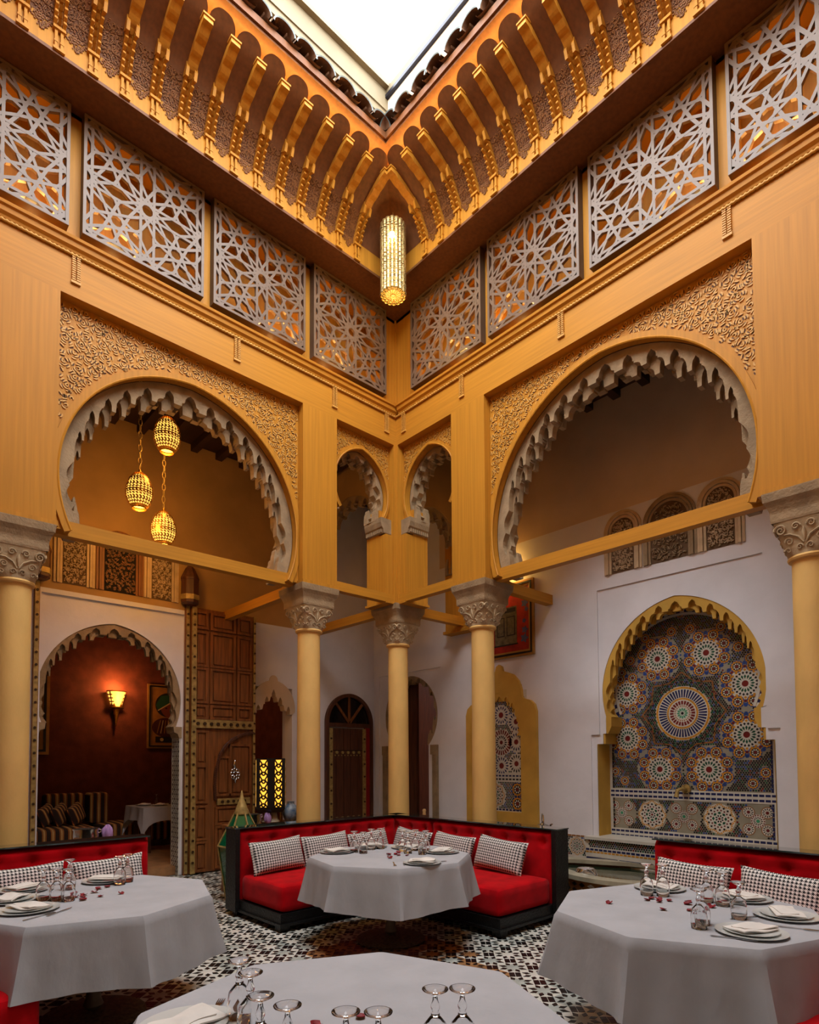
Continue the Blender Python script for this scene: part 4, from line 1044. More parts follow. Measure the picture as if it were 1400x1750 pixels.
b = B(T_BL); b.box(.80, .835, O1 + .028, O1 + .04, .02, 3.83); studs(b, (.817, .1), (.817, 3.8), 24, .012, O1 + .04); b.build('brass_strip', ['brass', 'stud_iron'], D1)
b = B(T_BL); b.box(.80, 1.80, O1 + .03, O1 + .045, 2.09, 2.21); studs(b, (.85, 2.15), (1.76, 2.15), 9, .02, O1 + .045); b.build('brass_strip', ['brass', 'stud_iron'], D1)
b = B(T_BL); b.box(.88, 1.40, O1, O1 + .036, .97, 1.06); studs(b, (.93, 1.015), (1.37, 1.015), 5, .018, O1 + .036); b.build('brass_strip', ['brass', 'stud_iron'], D1)
b = B(T_BL); kc = (1.13, 1.42)
for k in range(8):
    a = 2 * PI * k / 8; c = (kc[0] + .05 * math.cos(a), kc[1] + .06 * math.sin(a)); b.tube([(c[0] + .024 * math.cos(x), O1 + .05, c[1] + .028 * math.sin(x)) for x in [2 * PI * j / 10 for j in range(11)]], .006, 5)
b.tube([(kc[0], O1 + .05, kc[1] - .08), (kc[0], O1 + .05, kc[1] - .14)], [.02, .004], 6); b.tube([(kc[0], O1 + .05, kc[1] + .08), (kc[0] + .02, O1 + .05, kc[1] + .13), (kc[0], O1 + .04, kc[1] + .2)], [.014, .02, .006], 6)
o = b.build('knocker', 'silver', D1, smooth=True); o['label'] = 'silver filigree door knocker'
# pivot posts with turned caps
for u, lab in ((1.835, 'wooden pivot post with a pointed octagonal cap beside the carved door leaf'), (3.715, 'wooden pivot post with a pointed octagonal cap behind the frame-edge column')):
    t = thing('pivot_post', lab, 'post', T_BL(u, .07, 0), group='door pivot posts')
    b = B(T_BL); b.box(u - .03, u + .03, .0, .05, 0, 3.86); b.build('post', 'wood_door', t)
    b = B(T_BL); b.box(u - .024, u + .024, .05, .06, .02, 3.86); studs(b, (u, .1), (u, 3.8), 24, .013, .06); b.build('brass_strip', ['brass', 'stud_iron'], t)
    c = T_BL(u, .11, 0); b = B(); b.lathe([(.09, 3.84), (.125, 3.87), (.125, 3.90), (.13, 3.98), (.128, 4.0), (.128, 4.19), (.135, 4.20), (.135, 4.22), (.07, 4.36), (.02, 4.42), (0, 4.43)], (c[0], c[1], 0), 8); b.build('cap', 'wood_dark', t)
    b = B(); b.lathe([(.129, 3.905), (.137, 3.91), (.137, 3.975), (.129, 3.98)], (c[0], c[1], 0), 8, False); b.build('brass_band', 'brass', t)
# scalloped doorway
S2 = struct('door_2', 'small scalloped plaster doorway into a dark red room')
hf = [(.345, 2.36), (.30, 2.36), (.30, 2.43), (.285, 2.47), (.27, 2.49), (.255, 2.47), (.24, 2.43), (.24, 2.41), (.20, 2.42), (.18, 2.50), (.155, 2.51), (.155, 2.56), (.14, 2.60), (.12, 2.63), (.10, 2.60), (.085, 2.56), (.085, 2.55), (.07, 2.56), (.055, 2.62), (.035, 2.64), (.035, 2.68), (.0, 2.75)]
low = [(.42 + d, z) for d, z in hf] + [(.42 - d, z) for d, z in reversed(hf[:-1])]
topc = [(.42 - .395 * math.cos(PI * k / 20), 2.45 + .44 * math.sin(PI * k / 20)) for k in range(21)]
bump = [(.42 - .075 * math.cos(PI * k / 8), 2.885 + .09 * math.sin(PI * k / 8)) for k in range(9)]
topc = [p for p in topc if p[0] < .345] + bump + [p for p in topc if p[0] > .495]
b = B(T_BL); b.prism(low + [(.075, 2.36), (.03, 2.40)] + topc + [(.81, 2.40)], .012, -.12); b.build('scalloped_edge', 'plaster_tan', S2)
# fanlight door
D3 = struct('door_3', 'studded wooden door under an arched fanlight near the corner')
uc, Rf, zs = -1.07, .46, 2.26
Pf = legs(arch_pts(uc, zs, Rf + .05, zs + .001, 32, .02), 0); NNf = normals(Pf); Qf = [(p[0] + n_[0] * .06, p[1] + n_[1] * .06) for p, n_ in zip(Pf, NNf)]; Qf[0] = (Qf[0][0], 0); Qf[-1] = (Qf[-1][0], 0)
b = B(T_BL); b.ring(Qf, Pf, .0, .06); b.box(uc - .46, uc + .46, .0, .05, 2.19, 2.26); b.build('frame', 'wood_dark', D3)
b = B(T_BL); b.prism(arch_pts(uc, zs, Rf, zs + .001, 24, .02), .005, .012)
mat('dark_glass', srgb(20, 16, 16), .1, var=.1, coat=.5); b.build('fanlight_glass', 'dark_glass', D3)
for a in (50, 90, 130): b = B(T_BL); strip_box(b, (uc, zs), (uc + Rf * math.cos(math.radians(a)), zs + Rf * math.sin(math.radians(a))), .02, .012, .035); b.build('glazing_bar', 'wood_door', D3)
mat('door_red', srgb(150, 14, 14), .5, var=.1); b = B(T_BL); b.box(uc - .46, uc - .34, .0, .03, 0, 2.19); b.build('red_side_panel', 'door_red', D3)
for k in range(5): b = B(T_BL); u = uc - .34 + k * .156; b.box(u + .004, u + .152, .0, .03, .02, 2.17); b.build('plank', 'wood_dark', D3)
for u in (uc + .40, uc - .32): b = B(T_BL); b.box(u - .035, u + .035, .03, .045, .02, 2.17); studs(b, (u, .1), (u, 2.1), 9, .014, .045); b.build('brass_strip', ['brass', 'stud_iron'], D3)
for z in (1.75, .62): b = B(T_BL); studs(b, (uc - .26, z), (uc + .34, z), 5, .022, .03); studs(b, (uc - .26, z - .05), (uc + .34, z - .05), 9, .01, .03); b.build('stud_row', ['brass', 'brass'], D3)
b = B(T_BL); b.box(uc - .28, uc + .36, .03, .036, 1.78, 1.79); b.build('strap', 'iron', D3)
# ------------------------------------------------------------------ hanging lamps
mat('lamp_glow', (1, .6, .15), emit=(1, .5, .08), es=1.3)
mat('lamp_brass', srgb(196, 136, 50), .32, .85, var=.2, vs=(30, 30, 30))
def chain(b, p, q, n, r=.02):
    p = Vector(p); q = Vector(q)
    for k in range(n):
        c = p.lerp(q, (k + .5) / n); h = (q - p).length / n * .62
        ax = Vector((1, 0, 0)) if k % 2 else Vector((0, 1, 0))
        b.tube([c + ax * (r * math.cos(a)) + Vector((0, 0, h * math.sin(a))) for a in [2 * PI * j / 8 for j in range(9)]], .0055, 4, False)
def egg(t, rs=.155, hh=.23, z0=.0, cut=-.88):
    f = lambda a, v: (rs * math.sqrt(max(0, 1 - v * v)) * (1 - .10 * v) * math.cos(a), rs * math.sqrt(max(0, 1 - v * v)) * (1 - .10 * v) * math.sin(a), z0 + hh * v)
    rr = random.Random(3); b = B(); nu, nv = 96, 56
    for i in range(nu):
        for j in range(nv):
            v0, v1 = cut + (.995 - cut) * j / nv, cut + (.995 - cut) * (j + 1) / nv; a0, a1 = 2 * PI * i / nu, 2 * PI * (i + 1) / nu
            s_ = math.sin(i * .785 + j * .9) * math.sin(i * .785 - j * .9) + .45 * math.sin(j * 1.5 + i * 1.57)
            if not (1 < j < nv - 3) or s_ < .16: b.poly([f(a0, v0), f(a1, v0), f(a1, v1), f(a0, v1)])
    b.build('pierced_shade', 'lamp_brass', t, local=True)
    b = B(); g = lambda a, v: tuple(c * .9 if k < 2 else z0 + (c - z0) * .9 for k, c in enumerate(f(a, v)))
    b.grid(lambda i, j: g(2 * PI * i, -.85 + 1.8 * j), 20, 10, True); b.build('glow_liner', 'lamp_glow', t, 'all', local=True)
    b = B(); b.lathe([(rs * .50, z0 + hh * cut - .012), (rs * .54, z0 + hh * cut), (rs * .50, z0 + hh * cut + .012)], (0, 0, 0), 24, False); b.build('rim', 'lamp_brass', t, smooth=True, local=True)
    b = B(); b.lathe([(.0, z0 + hh * .985), (.02, z0 + hh), (.012, z0 + hh + .03), (0, z0 + hh + .035)], (0, 0, 0), 10); b.build('top_cap', 'lamp_brass', t, smooth=True, local=True)
    b = B(); b.lathe([(0, -.045), (.03, -.02), (.035, .01), (.02, .04), (0, .05)], (0, 0, z0 - .03), 10); b.build('bulb', 'bulb', t, 'all', local=True)
for (x, y, z, lab) in ((-2.63, 1.2, 5.55, 'pierced brass egg lantern, the highest of the three'), (-2.91, 1.3, 4.81, 'pierced brass egg lantern, nearest the frame-edge column'), (-2.55, 1.5, 4.51, 'pierced brass egg lantern, the lowest of the three')):
    t = thing('egg_lantern', lab, 'lantern', (x, y, z), group='egg lanterns under the gallery ceiling'); egg(t)
    b = B(); n = max(6, int((GC - .1 - z - .26) / .07)); chain(b, (0, 0, .255), (0, 0, GC - .02 - z), n); b.build('chain', 'brass', t, smooth=True, local=True)
    lamp('egg_lantern_light', (x, y, z - .30), 12, (1, .46, .09), .09)
# chandelier of pierced tubes
t = thing('tube_chandelier', 'gold chandelier of pierced tubes hanging in the corner under the cornice', 'chandelier', (-.68, -.735, 7.20))
H = .86; tube_b = B(); rr = random.Random(5)
def tubemesh():
    b = B(); n, m_ = 12, 90; r = .032
    for i in range(n):
        for j in range(m_):
            if (j % 3 == 1 and i % 2 == (j // 3) % 2) or rr.random() < .12: continue
            a0, a1 = 2 * PI * i / n, 2 * PI * (i + 1) / n; z0, z1 = H * j / m_, H * (j + 1) / m_
            b.poly([(r * math.cos(a0), r * math.sin(a0), z0), (r * math.cos(a1), r * math.sin(a1), z0), (r * math.cos(a1), r * math.sin(a1), z1), (r * math.cos(a0), r * math.sin(a0), z1)])
    b.lathe([(.034, -.004), (.036, .01), (.034, .02)], (0, 0, 0), 12, False); b.lathe([(.034, H - .02), (.034, H), (.012, H + .01), (0, H + .01)], (0, 0, 0), 12, False)
    return b.mesh('tube', 'gold', 'all')
tm = tubemesh()
for k in range(16): a = 2 * PI * k / 16; inst('tube', tm, t, (.125 * math.cos(a), .125 * math.sin(a), 0))
mat('tube_glow', (1, .7, .3), emit=(1, .62, .2), es=.5)
b = B(); b.lathe([(.095, 0), (.095, H - .02)], (0, 0, 0), 20, False); b.build('glow_liner', 'tube_glow', t, 'all', local=True)
b = B()
for k in range(16):
    a = 2 * PI * k / 16; b.tube([(.03 * math.cos(a), .03 * math.sin(a), -.004), (.15 * math.cos(a), .15 * math.sin(a), -.004)], .006, 4)
    b.tube([(.125 * math.cos(a) + .024 * math.cos(x), .125 * math.sin(a) + .024 * math.sin(x), -.006) for x in [2 * PI * j / 8 for j in range(9)]], .005, 4)
b.tube([(.03 * math.cos(x), .03 * math.sin(x), -.006) for x in [2 * PI * j / 12 for j in range(13)]], .008, 5); b.build('bottom_rosette', 'gold', t, local=True)
b = B(); b.tube([(0, 0, H), (0, 0, 1.14)], .006, 6); b.lathe([(.0, 1.08), (.045, 1.10), (.05, 1.14)], (0, 0, 0), 14); b.build('hanger', 'brass', t, smooth=True, local=True)
b = B(); b.lathe([(0, 0), (.03, .02), (.03, .05), (0, .07)], (-.115, -.115, .58), 8); b.build('bulb', 'bulb', t, 'all', local=True)
lamp('chandelier_light', (-.68, -.735, 7.0), 7, (1, .58, .16), .08)
# ------------------------------------------------------------------ furniture
mat('velvet', (.52, .0015, .006), .85, var=.16, vs=(7, 7, 7), sheen=.06, bump=.12, bs=(120, 120, 120), dist=.003, spec=.08)
mat('carved_black', srgb(22, 22, 22), .38, var=.3, vs=(30, 30, 30), bump=.6, bs=(55, 55, 55), dist=.012)
mat('ledge_glass', srgb(34, 52, 48), .05, var=.05, coat=1.)
mat('linen', srgb(176, 176, 180), .8, var=.05, vs=(5, 5, 5), bump=.30, bs=(11, 11, 5), dist=.02, spec=.2)
mat('napkin', srgb(226, 220, 212), .8, var=.05, vs=(14, 14, 14))
mat('china', srgb(206, 208, 204), .12, var=.02, coat=.4)
mat('petal', srgb(140, 6, 24), .6, var=.2, vs=(40, 40, 40))
mat('cast_iron', srgb(120, 96, 70), .6, .3, var=.3, vs=(40, 40, 40), bump=.4, bs=(90, 90, 90), dist=.006)
mat('wood_turned', srgb(120, 96, 70), .5, .3, var=.2)
def houndstooth():
    m = bpy.data.materials.new('houndstooth'); m.use_nodes = True; MATS['houndstooth'] = m; nt = m.node_tree; N = nt.nodes; L = nt.links; b = N['Principled BSDF']; b.inputs['Roughness'].default_value = .85
    tc = N.new('ShaderNodeTexCoord'); sx = N.new('ShaderNodeSeparateXYZ'); L.new(tc.outputs['Object'], sx.inputs[0])
    def M(op, a, c=None):
        n = N.new('ShaderNodeMath'); n.operation = op
        for k, v in enumerate((a, c)):
            if v is None: continue
            if isinstance(v, (int, float)): n.inputs[k].default_value = v
            else: L.new(v, n.inputs[k])
        return n.outputs[0]
    s = 1 / .0125
    x = M('MULTIPLY', sx.outputs['X'], s); z = M('MULTIPLY', sx.outputs['Z'], s)
    a = M('GREATER_THAN', M('FLOORED_MODULO', x, 2.), 1.); c = M('GREATER_THAN', M('FLOORED_MODULO', z, 2.), 1.)
    d = M('GREATER_THAN', M('FLOORED_MODULO', M('ADD', x, z), 1.), .5)
    both = M('MULTIPLY', a, c); mixed = M('ABSOLUTE', M('SUBTRACT', a, c)); f = M('MINIMUM', M('ADD', both, M('MULTIPLY', mixed, d)), 1.)
    mx = N.new('ShaderNodeMix'); mx.data_type = 'RGBA'; L.new(f, mx.inputs['Factor']); mx.inputs['A'].default_value = (*srgb(236, 232, 226), 1); mx.inputs['B'].default_value = (*srgb(10, 10, 14), 1)
    L.new(mx.outputs['Result'], b.inputs['Base Color'])
houndstooth()
def rbox(b, T, a0, a1, b0, b1, c0, c1, r, puff=0., n=(14, 8, 8)):
    # cushion: a box with rounded edges and a slightly domed top
    ca, cb, cc = (a0 + a1) / 2, (b0 + b1) / 2, (c0 + c1) / 2; ha, hb, hc = (a1 - a0) / 2, (b1 - b0) / 2, (c1 - c0) / 2
    def sp(h, k, n_):
        t = -1 + 2 * k / n_; s = abs(t)
        return math.copysign(h - r + r * ((s - .7) / .3) if s > .7 else (h - r) * s / .7, t)
    def pt(x, y, z):
        ix, iy, iz = max(-(ha - r), min(ha - r, x)), max(-(hb - r), min(hb - r, y)), max(-(hc - r), min(hc - r, z)); d = Vector((x - ix, y - iy, z - iz))
        if d.length > 1e-9:
            m_ = max(abs(d.x), abs(d.y), abs(d.z)); d = d.normalized() * m_
        q = Vector((ix, iy, iz)) + d
        if q.z > 0: q.z += puff * max(0, 1 - (q.x / ha) ** 4) * max(0, 1 - (q.y / hb) ** 4) * (q.z / hc)
        p = (ca + q.x, cb + q.y, cc + q.z)
        return p
    for axis in range(3):
        H = [ha, hb, hc]; nn = n; i1, i2 = [k for k in range(3) if k != axis]
        for sg in (-1, 1):
            idx = []
            for i in range(nn[i1] + 1):
                row = []
                for j in range(nn[i2] + 1):
                    v = [0, 0, 0]; v[axis] = sg * H[axis]; v[i1] = sp(H[i1], i, nn[i1]); v[i2] = sp(H[i2], j, nn[i2]); row.append(b.V(*(T(*pt(*v)) if T else pt(*v))))
                idx.append(row)
            for i in range(nn[i1]):
                for j in range(nn[i2]): b.F(idx[i][j], idx[i + 1][j], idx[i + 1][j + 1], idx[i][j + 1])
def tufted(T, name, parent, ua, ub, o0, o1, z0, z1, nt):
    # upholstered back with a row of button tufts
    b = B(T); L_ = ub - ua; zt = z1 - .115; ts = [ua + L_ * (k + .5) / nt for k in range(nt)]; nu, nv = max(20, nt * 12), 22
    def f(i, j):
        u = ua + L_ * i; z = z0 + (z1 - z0) * j
        e = min(1, (u - ua) / .04, (ub - u) / .04); e = math.sqrt(max(0, 1 - (1 - e) ** 2)); g = min(1, (z1 - z) / .05, 1); g = math.sqrt(max(0, 1 - (1 - g) ** 2))
        d = 0
        for t in ts:
            r = math.hypot(u - t, (z - zt)); d += .040 * math.exp(-(r / .035) ** 2) + .015 * math.exp(-(r / .09) ** 2)
        d += .010 * math.exp(-((z - zt) / .02) ** 2)
        return (u, o0 + (o1 - o0) * (.35 + .65 * e * g) - d, z)
    b.grid(f, nu, nv); b.box(ua + .002, ub - .002, o0, o0 + (o1 - o0) * .36, z0, z1); cu_ = b.build(name, 'velvet', parent, smooth='all')
    for t in ts: bb = B(T); bb.prism([(t + .009 * math.cos(2 * PI * k / 8), zt + .009 * math.sin(2 * PI * k / 8)) for k in range(8)], o1 - .058, o1 - .046); bb.build('button', 'velvet', cu_)
SD = 1.0
def banquette(label, T1, L1, T2, L2, segs1, segs2, loc, ends=True):
    t = thing('banquette', label, 'banquette', loc)
    b = B(T1)
    ht = .90
    # plinths
    for T, L_, s in ((T1, L1, 0.), (T2, L2, SD)):
        b = B(T); b.box(s + .0, L_, .02, SD + .02, .07, .17); b.box(s, L_ + .015, .0, SD + .04, .055, .08); b.build('base', 'carved_black', t)
        b = B(T); b.box(0, L_ - (0 if ends else .02), -.02, .025, .06, ht); b.build('back_panel', 'carved_black', t)
        if ends: b = B(T); b.box(L_ - .005, L_ + .045, -.02, .20, .055, ht); b.build('end_panel', 'carved_black', t)
        b = B(T); b.box(0, L_ + (.05 if ends else -.02), -.03, .185, ht, ht + .012); b.build('glass_ledge', 'ledge_glass', t)
        for u in (L_ - .06, (s + L_) / 2):
            for o_ in (SD - .05, .08): b = B(T); b.box(u - .05, u + .05, o_ - .05, o_ + .05, 0, .056); b.build('foot', 'carved_black', t)
        b = B(); rbox(b, T, s + (.19 if s == 0 else .012), L_ - .02, .19, SD + .01, .17, .425, .05, .02, (16, 10, 8)); b.build('seat_cushion', 'velvet', t, smooth='all')
    for T, segs in ((T1, segs1), (T2, segs2)):
        for a, c, n in segs: tufted(T, 'back_cushion', t, a, c, .025, .175, .17, ht - .012, n)
    return t
banquette('red velvet corner banquette around the middle table', TL, 2.36, TR, 2.54, [(.17, 2.35, 8)], [(.03, .80, 3), (.81, 2.53, 7)], (-.1, -.1, 0))
TNW1 = lambda u, o, z: (-5.60 + u, -o, z); TNW2 = lambda u, o, z: (-5.60 + o, -u, z)
banquette('red velvet banquette behind the table at the lantern side, cut by the frame', TNW1, 2.36, TNW2, 2.45, [(.17, 2.35, 8)], [(.03, 2.44, 8)], (-5.5, -.1, 0), False)
TSE1 = lambda u, o, z: (-o, -6.10 + u, z); TSE2 = lambda u, o, z: (-u, -6.10 + o, z)
banquette('red velvet banquette behind the table at the fountain side, cut by the frame', TSE1, 2.56, TSE2, 2.30, [(.17, 2.55, 8)], [(.03, 2.29, 8)], (-.1, -6.0, 0), False)
# cushions
def pillow_mesh(w, h, d):
    b = B()
    def f(i, j, sg):
        x, z = -1 + 2 * i, -1 + 2 * j; p = (max(0, 1 - x ** 4) * max(0, 1 - z ** 4)) ** .55
        k = 1 - .07 * (1 - abs(z) ** 2) * abs(x) ** 6 ; k2 = 1 - .10 * (1 - abs(x) ** 2) * abs(z) ** 6
        return (w / 2 * x * k, sg * d / 2 * p, h / 2 * z * k2)
    for sg in (-1, 1): b.grid(lambda i, j: f(i, j, sg), 20, 14)
    return b.mesh('cushion', 'houndstooth', 'all')
PM = pillow_mesh(.58, .33, .17)
def pillow(label, x, y, rz, tilt, s=1., roll=0.):
    o = bpy.data.objects.new('houndstooth_cushion', PM); COL.objects.link(o); o.location = (x, y, .425 + .165 * s * math.cos(tilt) + .012); o.rotation_euler = (-tilt, roll, rz); o.scale = (s,) * 3
    tag(o, label, 'cushion', 'houndstooth cushions on the red banquettes')
tl = .30
pillow('houndstooth cushion nearest the black end panel beside the carved door', -1.99, -.33, 0, tl, 1.08, -.05)
pillow('second houndstooth cushion on the middle banquette, left of the table', -1.36, -.32, 0, tl, 1.08, -.04)
pillow('houndstooth cushion left of the middle banquette corner', -.74, -.32, 0, tl, 1.02, -.06)
pillow('houndstooth cushion leaning in the corner, fountain side', -.32, -.62, -PI / 2, tl, 1.05, .06)
pillow('houndstooth cushion half hidden behind the middle table plates', -.32, -1.30, -PI / 2, tl, 1.05, .05)
pillow('houndstooth cushion nearest the fountain on the middle banquette', -.33, -1.99, -PI / 2, tl, 1.10, .07)
pillow('houndstooth cushion on the lantern side banquette, cut by the frame edge', -4.30, -.33, 0, tl, 1.05, -.03)
pillow('houndstooth cushion at the end of the lantern side banquette', -3.66, -.33, 0, tl, 1.05, -.05)
pillow('houndstooth cushion at the near end of the fountain side banquette', -.33, -3.95, -PI / 2, tl, 1.05, .04)
pillow('houndstooth cushion on the fountain side banquette, cut by the frame edge', -.33, -4.60, -PI / 2, tl, 1.05, .06)
# tables
def cloth_mesh(rot, seed):
    b = B(); R = .735; n = 192; rr = random.Random(seed); ph = [rr.uniform(0, 6.28) for _ in range(6)]
    def r8(a):
        x = (a - rot + PI / 8) % (PI / 4) - PI / 8   # vertex at x = 0
        return R * math.cos(PI / 8) / math.cos(PI / 8 - abs(x))
    rows = []
    def wob(a): return sum(math.sin(k * a + ph[k - 3]) for k in (3, 5, 7)) / 3
    for t in (0, .3, .6, .9, .985): rows.append([(t * r8(a) * math.cos(a), t * r8(a) * math.sin(a), .752) for a in [2 * PI * k / n for k in range(n)]])
    for j in range(1, 15):
        t = j / 14; row = []
        for k in range(n):
            a = 2 * PI * k / n; x = (a - rot + PI / 8) % (PI / 4) - PI / 8; v = math.exp(-(x / .055) ** 2)
            fl = .045 * t + .050 * t ** 1.4 * v + .006 * t * math.sin(23 * a + ph[4]) + .014 * t * wob(a)
            base = r8(a) + .003
            drop = .372 + .016 * math.cos(4 * a + ph[5]) - .012 * v
            zz = .752 - drop * t
            row.append(((base + fl) * math.cos(a), (base + fl) * math.sin(a), zz))
        rows.append(row)
    idx = [[b.V(*p) for p in r] for r in rows]
    for r0, r1 in zip(idx[1:], idx[2:]):
        for k in range(n): b.F(r0[k], r1[k], r1[(k + 1) % n], r0[(k + 1) % n])
    b.F(*idx[1]);
    return b.mesh('tablecloth', 'linen', 30)
TABLES = {'mid': ((-1.74, -1.87), 10, 'in the middle banquette nook', 1), 'lan': ((-4.18, -1.83), 4, 'at the lantern side', 2), 'fou': ((-1.86, -4.55), 3, 'at the fountain side', 3), 'near': ((-4.12, -4.43), -3, 'nearest the camera', 4)}
for key, ((x, y), rot, where, sd) in TABLES.items():
    t = thing('octagonal_table', 'octagonal pedestal table %s' % where, 'table', (x, y, 0), group='octagonal tables')
    b = B(); b.lathe([(.70, .715), (.72, .73), (.72, .745), (.0, .745)], (0, 0, 0), 8, a0=math.radians(rot), a1=math.radians(rot) + 2 * PI); b.build('table_top', 'wood_door', t, local=True)
    b = B(); b.lathe([(.035, .05), (.06, .08), (.045, .12), (.038, .18), (.055, .24), (.058, .30), (.04, .36), (.048, .45), (.048, .66), (.10, .70), (.10, .716)], (0, 0, 0), 20); b.build('pedestal', 'wood_turned', t, smooth=True, local=True)
    b = B(); b.lathe([(.30, 0), (.31, .012), (.30, .022), (.22, .035), (.08, .055), (0, .056)], (0, 0, 0), 40); b.build('foot_disc', 'cast_iron', t, smooth=50, local=True)
    o = inst('tablecloth', cloth_mesh(math.radians(rot), sd), None, (x, y, 0)); tag(o, 'white linen tablecloth on the octagonal table %s' % where, 'tablecloth', 'white tablecloths')
# tableware
ORD = ['leftmost', 'second from the left', 'third from the left', 'fourth from the left', 'fifth from the left', 'sixth from the left', 'seventh from the left', 'eighth from the left', 'ninth from the left', 'tenth from the left']
b = B(); b.lathe([(0, .0), (.095, .0), (.11, .004), (.158, .011), (.160, .0135), (.11, .008), (0, .005)], (0, 0, 0), 32); CHM = b.mesh('charger', 'china', 50)
b = B(); b.lathe([(0, .0), (.07, .0), (.085, .004), (.122, .009), (.124, .011), (.085, .007), (0, .004)], (0, 0, 0), 32); PLM = b.mesh('plate', 'china', 50)
def napkin_mesh(seed):
    b = B(); rr = random.Random(seed); p1, p2 = rr.uniform(0, 6), rr.uniform(0, 6)
    for k, (w, l, z, sh) in enumerate(((.070, .105, .0, 0), (.058, .092, .007, .014))):
        def top(i, j): x, y = -1 + 2 * i, -1 + 2 * j; return (l * x + sh, w * y * (.72 + .28 * (i if k % 2 else 1 - i * .4)), z + .007 + .012 * math.cos(x * 1.4) * math.cos(y * 1.3) + .006 * math.sin(3 * x + p1 + k) * math.cos(2 * y + p2))
        def bot(i, j): q = top(i, j); return (q[0] * .98, q[1] * .98, q[2] - .006)
        b.grid(top, 12, 8); b.grid(bot, 12, 8)
        for e in ((lambda i, j: top(i, 0) if j < .5 else bot(i, 0)), (lambda i, j: top(i, 1) if j < .5 else bot(i, 1)), (lambda i, j: top(0, i) if j < .5 else bot(0, i)), (lambda i, j: top(1, i) if j < .5 else bot(1, i))): b.grid(e, 12, 1)
    return b.mesh('napkin', 'napkin', 60)
NPM = [napkin_mesh(1), napkin_mesh(2)]
b = B(); b.lathe([(.033, 0), (.036, .03), (.0365, .055), (.031, .085), (.016, .103), (.012, .107), (.0105, .103), (.028, .083), (.034, .055), (.0335, .03), (.031, 0), (.033, 0)], (0, 0, 0), 24, False); GB = b.mesh('bowl', 'glass', 'all')
b = B(); b.lathe([(.0, .1045), (.012, .106), (.012, .112), (.0075, .118), (.012, .128), (.0125, .134), (.008, .145), (.006, .158), (.0, .16)], (0, 0, 0), 14, False); GS = b.mesh('stem', 'glass', 'all')
b = B(); b.lathe([(.0, .158), (.008, .159), (.022, .168), (.034, .174), (.0345, .1765), (.022, .1725), (.0, .169)], (0, 0, 0), 24, False); GF = b.mesh('foot', 'glass', 'all')
ZT = .753
def fork_mesh():
    b = B(); b.prism([(-.10, -.006), (-.02, -.004), (.02, -.003), (.035, -.011), (.05, -.012), (.05, .012), (.035, .011), (.02, .003), (-.02, .004), (-.10, .006), (-.108, 0)], .003, .0055, 'z')
    for y in (-.0105, -.0035, .0035, .0105): b.prism([(.05, y - .0022), (.09, y - .001), (.09, y + .001), (.05, y + .0022)], .003, .0055, 'z')
    return b.mesh('fork', 'silver')
def knife_mesh():
    b = B(); b.prism([(-.11, -.007), (-.01, -.005), (0, -.008), (.07, -.009), (.10, .004), (.0, .006), (-.01, .005), (-.11, .007)], .002, .005, 'z'); return b.mesh('knife', 'silver')
FKM, KNM = fork_mesh(), knife_mesh()
def petal_mesh():
    b = B(); b.grid(lambda i, j: (.017 * (2 * i - 1) * (1 - .5 * (2 * j - 1) ** 2), .015 * (2 * j - 1), .0015 + .007 * (2 * i - 1) ** 2 + .004 * j * j), 5, 5); return b.mesh('petal', 'petal', 'all')
PTM = petal_mesh()
rr = random.Random(12)
SET = {
 'mid': dict(plates=[(-2.0, -1.41), (-1.55, -1.36), (-1.34, -1.66), (-1.31, -2.10), (-1.85, -2.40)], goblets=[(-1.88, -1.52), (-1.86, -1.63), (-1.66, -1.50), (-1.56, -1.52), (-1.52, -1.79), (-1.57, -1.92), (-1.52, -2.06), (-1.40, -1.84), (-1.38, -1.96)],
   petals=[(-1.75, -1.86), (-1.68, -1.88), (-1.62, -1.84), (-1.87, -2.02), (-1.72, -1.96), (-1.67, -2.02), (-1.70, -1.90), (-1.80, -1.92)], forks=[(-2.05, -2.28, -2.2), (-1.72, -2.43, -.6)], knives=[(-1.97, -2.31, -2.3)]),
 'lan': dict(plates=[(-4.57, -1.97), (-4.47, -1.30), (-3.98, -1.37), (-4.60, -1.62)], goblets=[(-4.45, -1.74), (-4.39, -1.80), (-4.34, -1.86), (-4.24, -1.46), (-3.95, -1.56), (-3.88, -1.50)],
   petals=[(-4.26, -1.67), (-4.28, -1.79), (-4.23, -1.77), (-4.27, -1.91), (-4.1, -1.62), (-4.04, -1.6), (-4.15, -1.72), (-4.16, -1.88), (-4.04, -1.88), (-4.25, -1.82)], forks=[(-4.55, -2.17, .5)], knives=[(-4.44, -2.13, .7)]),
 'fou': dict(plates=[(-1.42, -4.20), (-1.35, -4.68), (-1.63, -4.99), (-2.10, -4.97)], goblets=[(-1.66, -4.23), (-1.61, -4.31), (-1.58, -4.56), (-1.61, -4.66), (-1.85, -4.83), (-2.19, -4.76), (-2.10, -4.74)],
   petals=[(-1.74, -4.30), (-1.80, -4.30), (-1.73, -4.34), (-1.79, -4.37), (-1.72, -4.40), (-1.96, -4.47), (-1.72, -4.51), (-1.67, -4.49), (-1.72, -4.57), (-1.87, -4.58), (-1.70, -4.63), (-2.03, -4.18)], forks=[(-2.25, -4.95, -1.2), (-1.85, -5.10, -1.3)], knives=[(-1.80, -4.85, -.4)]),
 'near': dict(plates=[(-4.53, -4.12)], goblets=[(-4.38, -4.17), (-4.41, -4.30), (-4.48, -4.49), (-4.46, -4.60), (-4.37, -4.74), (-4.31, -4.80), (-4.09, -4.79), (-4.03, -4.84)],
   petals=[(-4.22, -4.38), (-4.08, -4.43)], forks=[(-4.40, -4.04, .9)], knives=[(-4.36, -4.08, .9)])}
g0 = None
